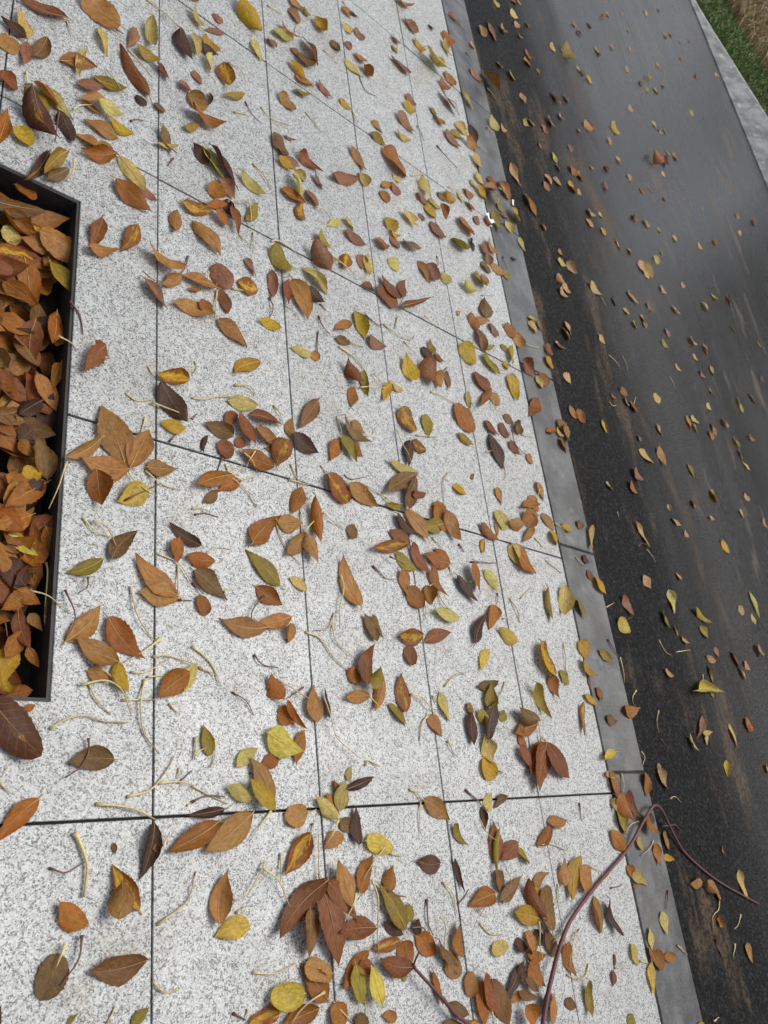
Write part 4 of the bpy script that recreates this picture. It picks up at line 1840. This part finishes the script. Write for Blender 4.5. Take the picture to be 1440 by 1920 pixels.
# ---- reddish vine stems
def stem(pts, zs, rad, label, branch=None):
    P = [ (*ground(x, y, z), z) for (x, y), z in zip(pts, zs)]
    S = spline(P, 5); x0, y0, _ = S[0]
    o = link('vine_stem', None); o.location = (x0, y0, 0); tag(o, label, 'stem', 'reddish vine stems')
    n = len(S); V, F = tube([(p[0] - x0, p[1] - y0, p[2]) for p in S], [rad * (1.1 - .45 * i / n) for i in range(n)], 8)
    link('stalk', mesh('stalk', V, F, VINE), o)
    if branch:
        B = spline([(*ground(x, y, z), z) for (x, y), z in zip(*branch)], 4)
        V, F = tube([(p[0] - x0, p[1] - y0, p[2]) for p in B], [rad * .45] * len(B), 6); link('side_shoot', mesh('side_shoot', V, F, VINE), o)
q = lambda X, Y, L: [(X + a / 4, Y + b / 4) for a, b in L]
stem(q(720, 1440, [(760, 2060), (640, 1930), (540, 1850), (440, 1730), (330, 1610), (220, 1490)]), [.012, .014, .018, .022, .024, .022], .0052, 'short reddish-purple vine stem ending under brown leaves at the bottom edge', (q(720, 1440, [(220, 1490), (235, 1440), (262, 1385)]), [.022, .026, .03]))
stem(q(720, 1440, [(1180, 2050), (1190, 1930), (1220, 1740), (1260, 1560), (1310, 1370), (1370, 1200), (1440, 1080)]) + q(1080, 1440, [(120, 920), (240, 780), (370, 630), (430, 540), (500, 410), (560, 310), (595, 280), (640, 310), (690, 410), (760, 550), (830, 650), (960, 770), (1100, 870), (1260, 960), (1370, 1020)]),
     [.02, .02, .022, .024, .022, .018, .014, .01, .008, .008, .014, .022, .024, .022, .012, .0, -.012, -.016, -.017, -.017, -.017, -.017], .0055, 'long reddish-purple vine stem bent sharply over the kerb onto the asphalt')
# ---- white paper scraps by the kerb
for pts, lb in (([(910, 400), (916, 399), (918, 411), (924, 412), (927, 418), (919, 419), (924, 425), (916, 424)], 'torn white paper scrap at the joint between paving and kerb'), ([(960, 374), (963, 375), (963, 386), (960, 384)], 'tiny white paper strip at the outer edge of the kerb')):
    P = [ground(x, y, .004) for x, y in pts]; cx = sum(p[0] for p in P) / len(P); cy = sum(p[1] for p in P) / len(P)
    n = len(P); rr = random.Random(3); up = [rr.uniform(.001, .009) for _ in P]
    V = [(p[0] - cx, p[1] - cy, u) for p, u in zip(P, up)] + [(p[0] - cx, p[1] - cy, u + .0006) for p, u in zip(P, up)]
    F = [tuple(range(n))[::-1], tuple(range(n, 2 * n))] + [(i, (i + 1) % n, n + (i + 1) % n, n + i) for i in range(n)]
    o = link('paper_scrap', mesh('paper_scrap', V, F, PAPER, False)); o.location = (cx, cy, .0005); tag(o, lb, 'paper')
# ---- remaining litter: pit filling and leaves beyond the frame
r = random.Random(21)
for n in range(1500):
    x, y = r.uniform(PX0 + .03, PX1 - .018), r.uniform(PY0 + .03, PY1 - .05)
    if x > .53 and y < PY0 + .2 and r.random() < .6: continue
    L = r.uniform(.065, .11); W = L * r.uniform(.42, .62); a = r.uniform(0, 6.283)
    ex = x + L * math.cos(a); ey = y + L * math.sin(a)
    if not (PX0 + .01 < ex < PX1 - .014 and PY0 + .01 < ey < PY1 - .02): continue
    V, F, A, mid = leaf_geo(L, W, r.choice('bbbbbbooooorrrkkdm'), r.choice(['', '', '', 'c']), r, 8, 4)
    V[:, 2] += V[:, 0] * r.uniform(-.25, .25); V[:, 2] -= V[:, 2].min()
    litter(place(L, W, x, y, a, r.uniform(-.072, -.034))(V), F, A)
for n in range(900):
    if n < 480: x, y, z, k = r.uniform(-2.8, 2.58), r.uniform(-2.2, 6.5), .0015, 0
    else: x, y, z, k = r.uniform(2.65, 8.5), r.uniform(-2.5, 14), ROAD_Z + .0015, 1
    px, py, dz = project(x, y, z)
    if dz > .1 and -60 < px < 1500 and -60 < py < 1980: continue
    if PX0 - .05 < x < PX1 + .05 and PY0 - .05 < y < PY1 + .05: continue
    L = r.uniform(.035, .085); W = L * r.uniform(.25, .55)
    V, F, A, mid = leaf_geo(L, W, r.choice('bboorrkypg'), '', r, 7, 4)
    litter(place(L, W, x, y, r.uniform(0, 6.283), z)(V), F, A)
m = mesh('leaf_litter', np.concatenate(lit['V']), lit['F'], LEAF, True, {k: np.concatenate(v) for k, v in lit['A'].items()})
tag(link('leaf_litter', m), 'small scattered leaves and the brown leaf filling of the planting pit', 'leaf litter', None, 'stuff')
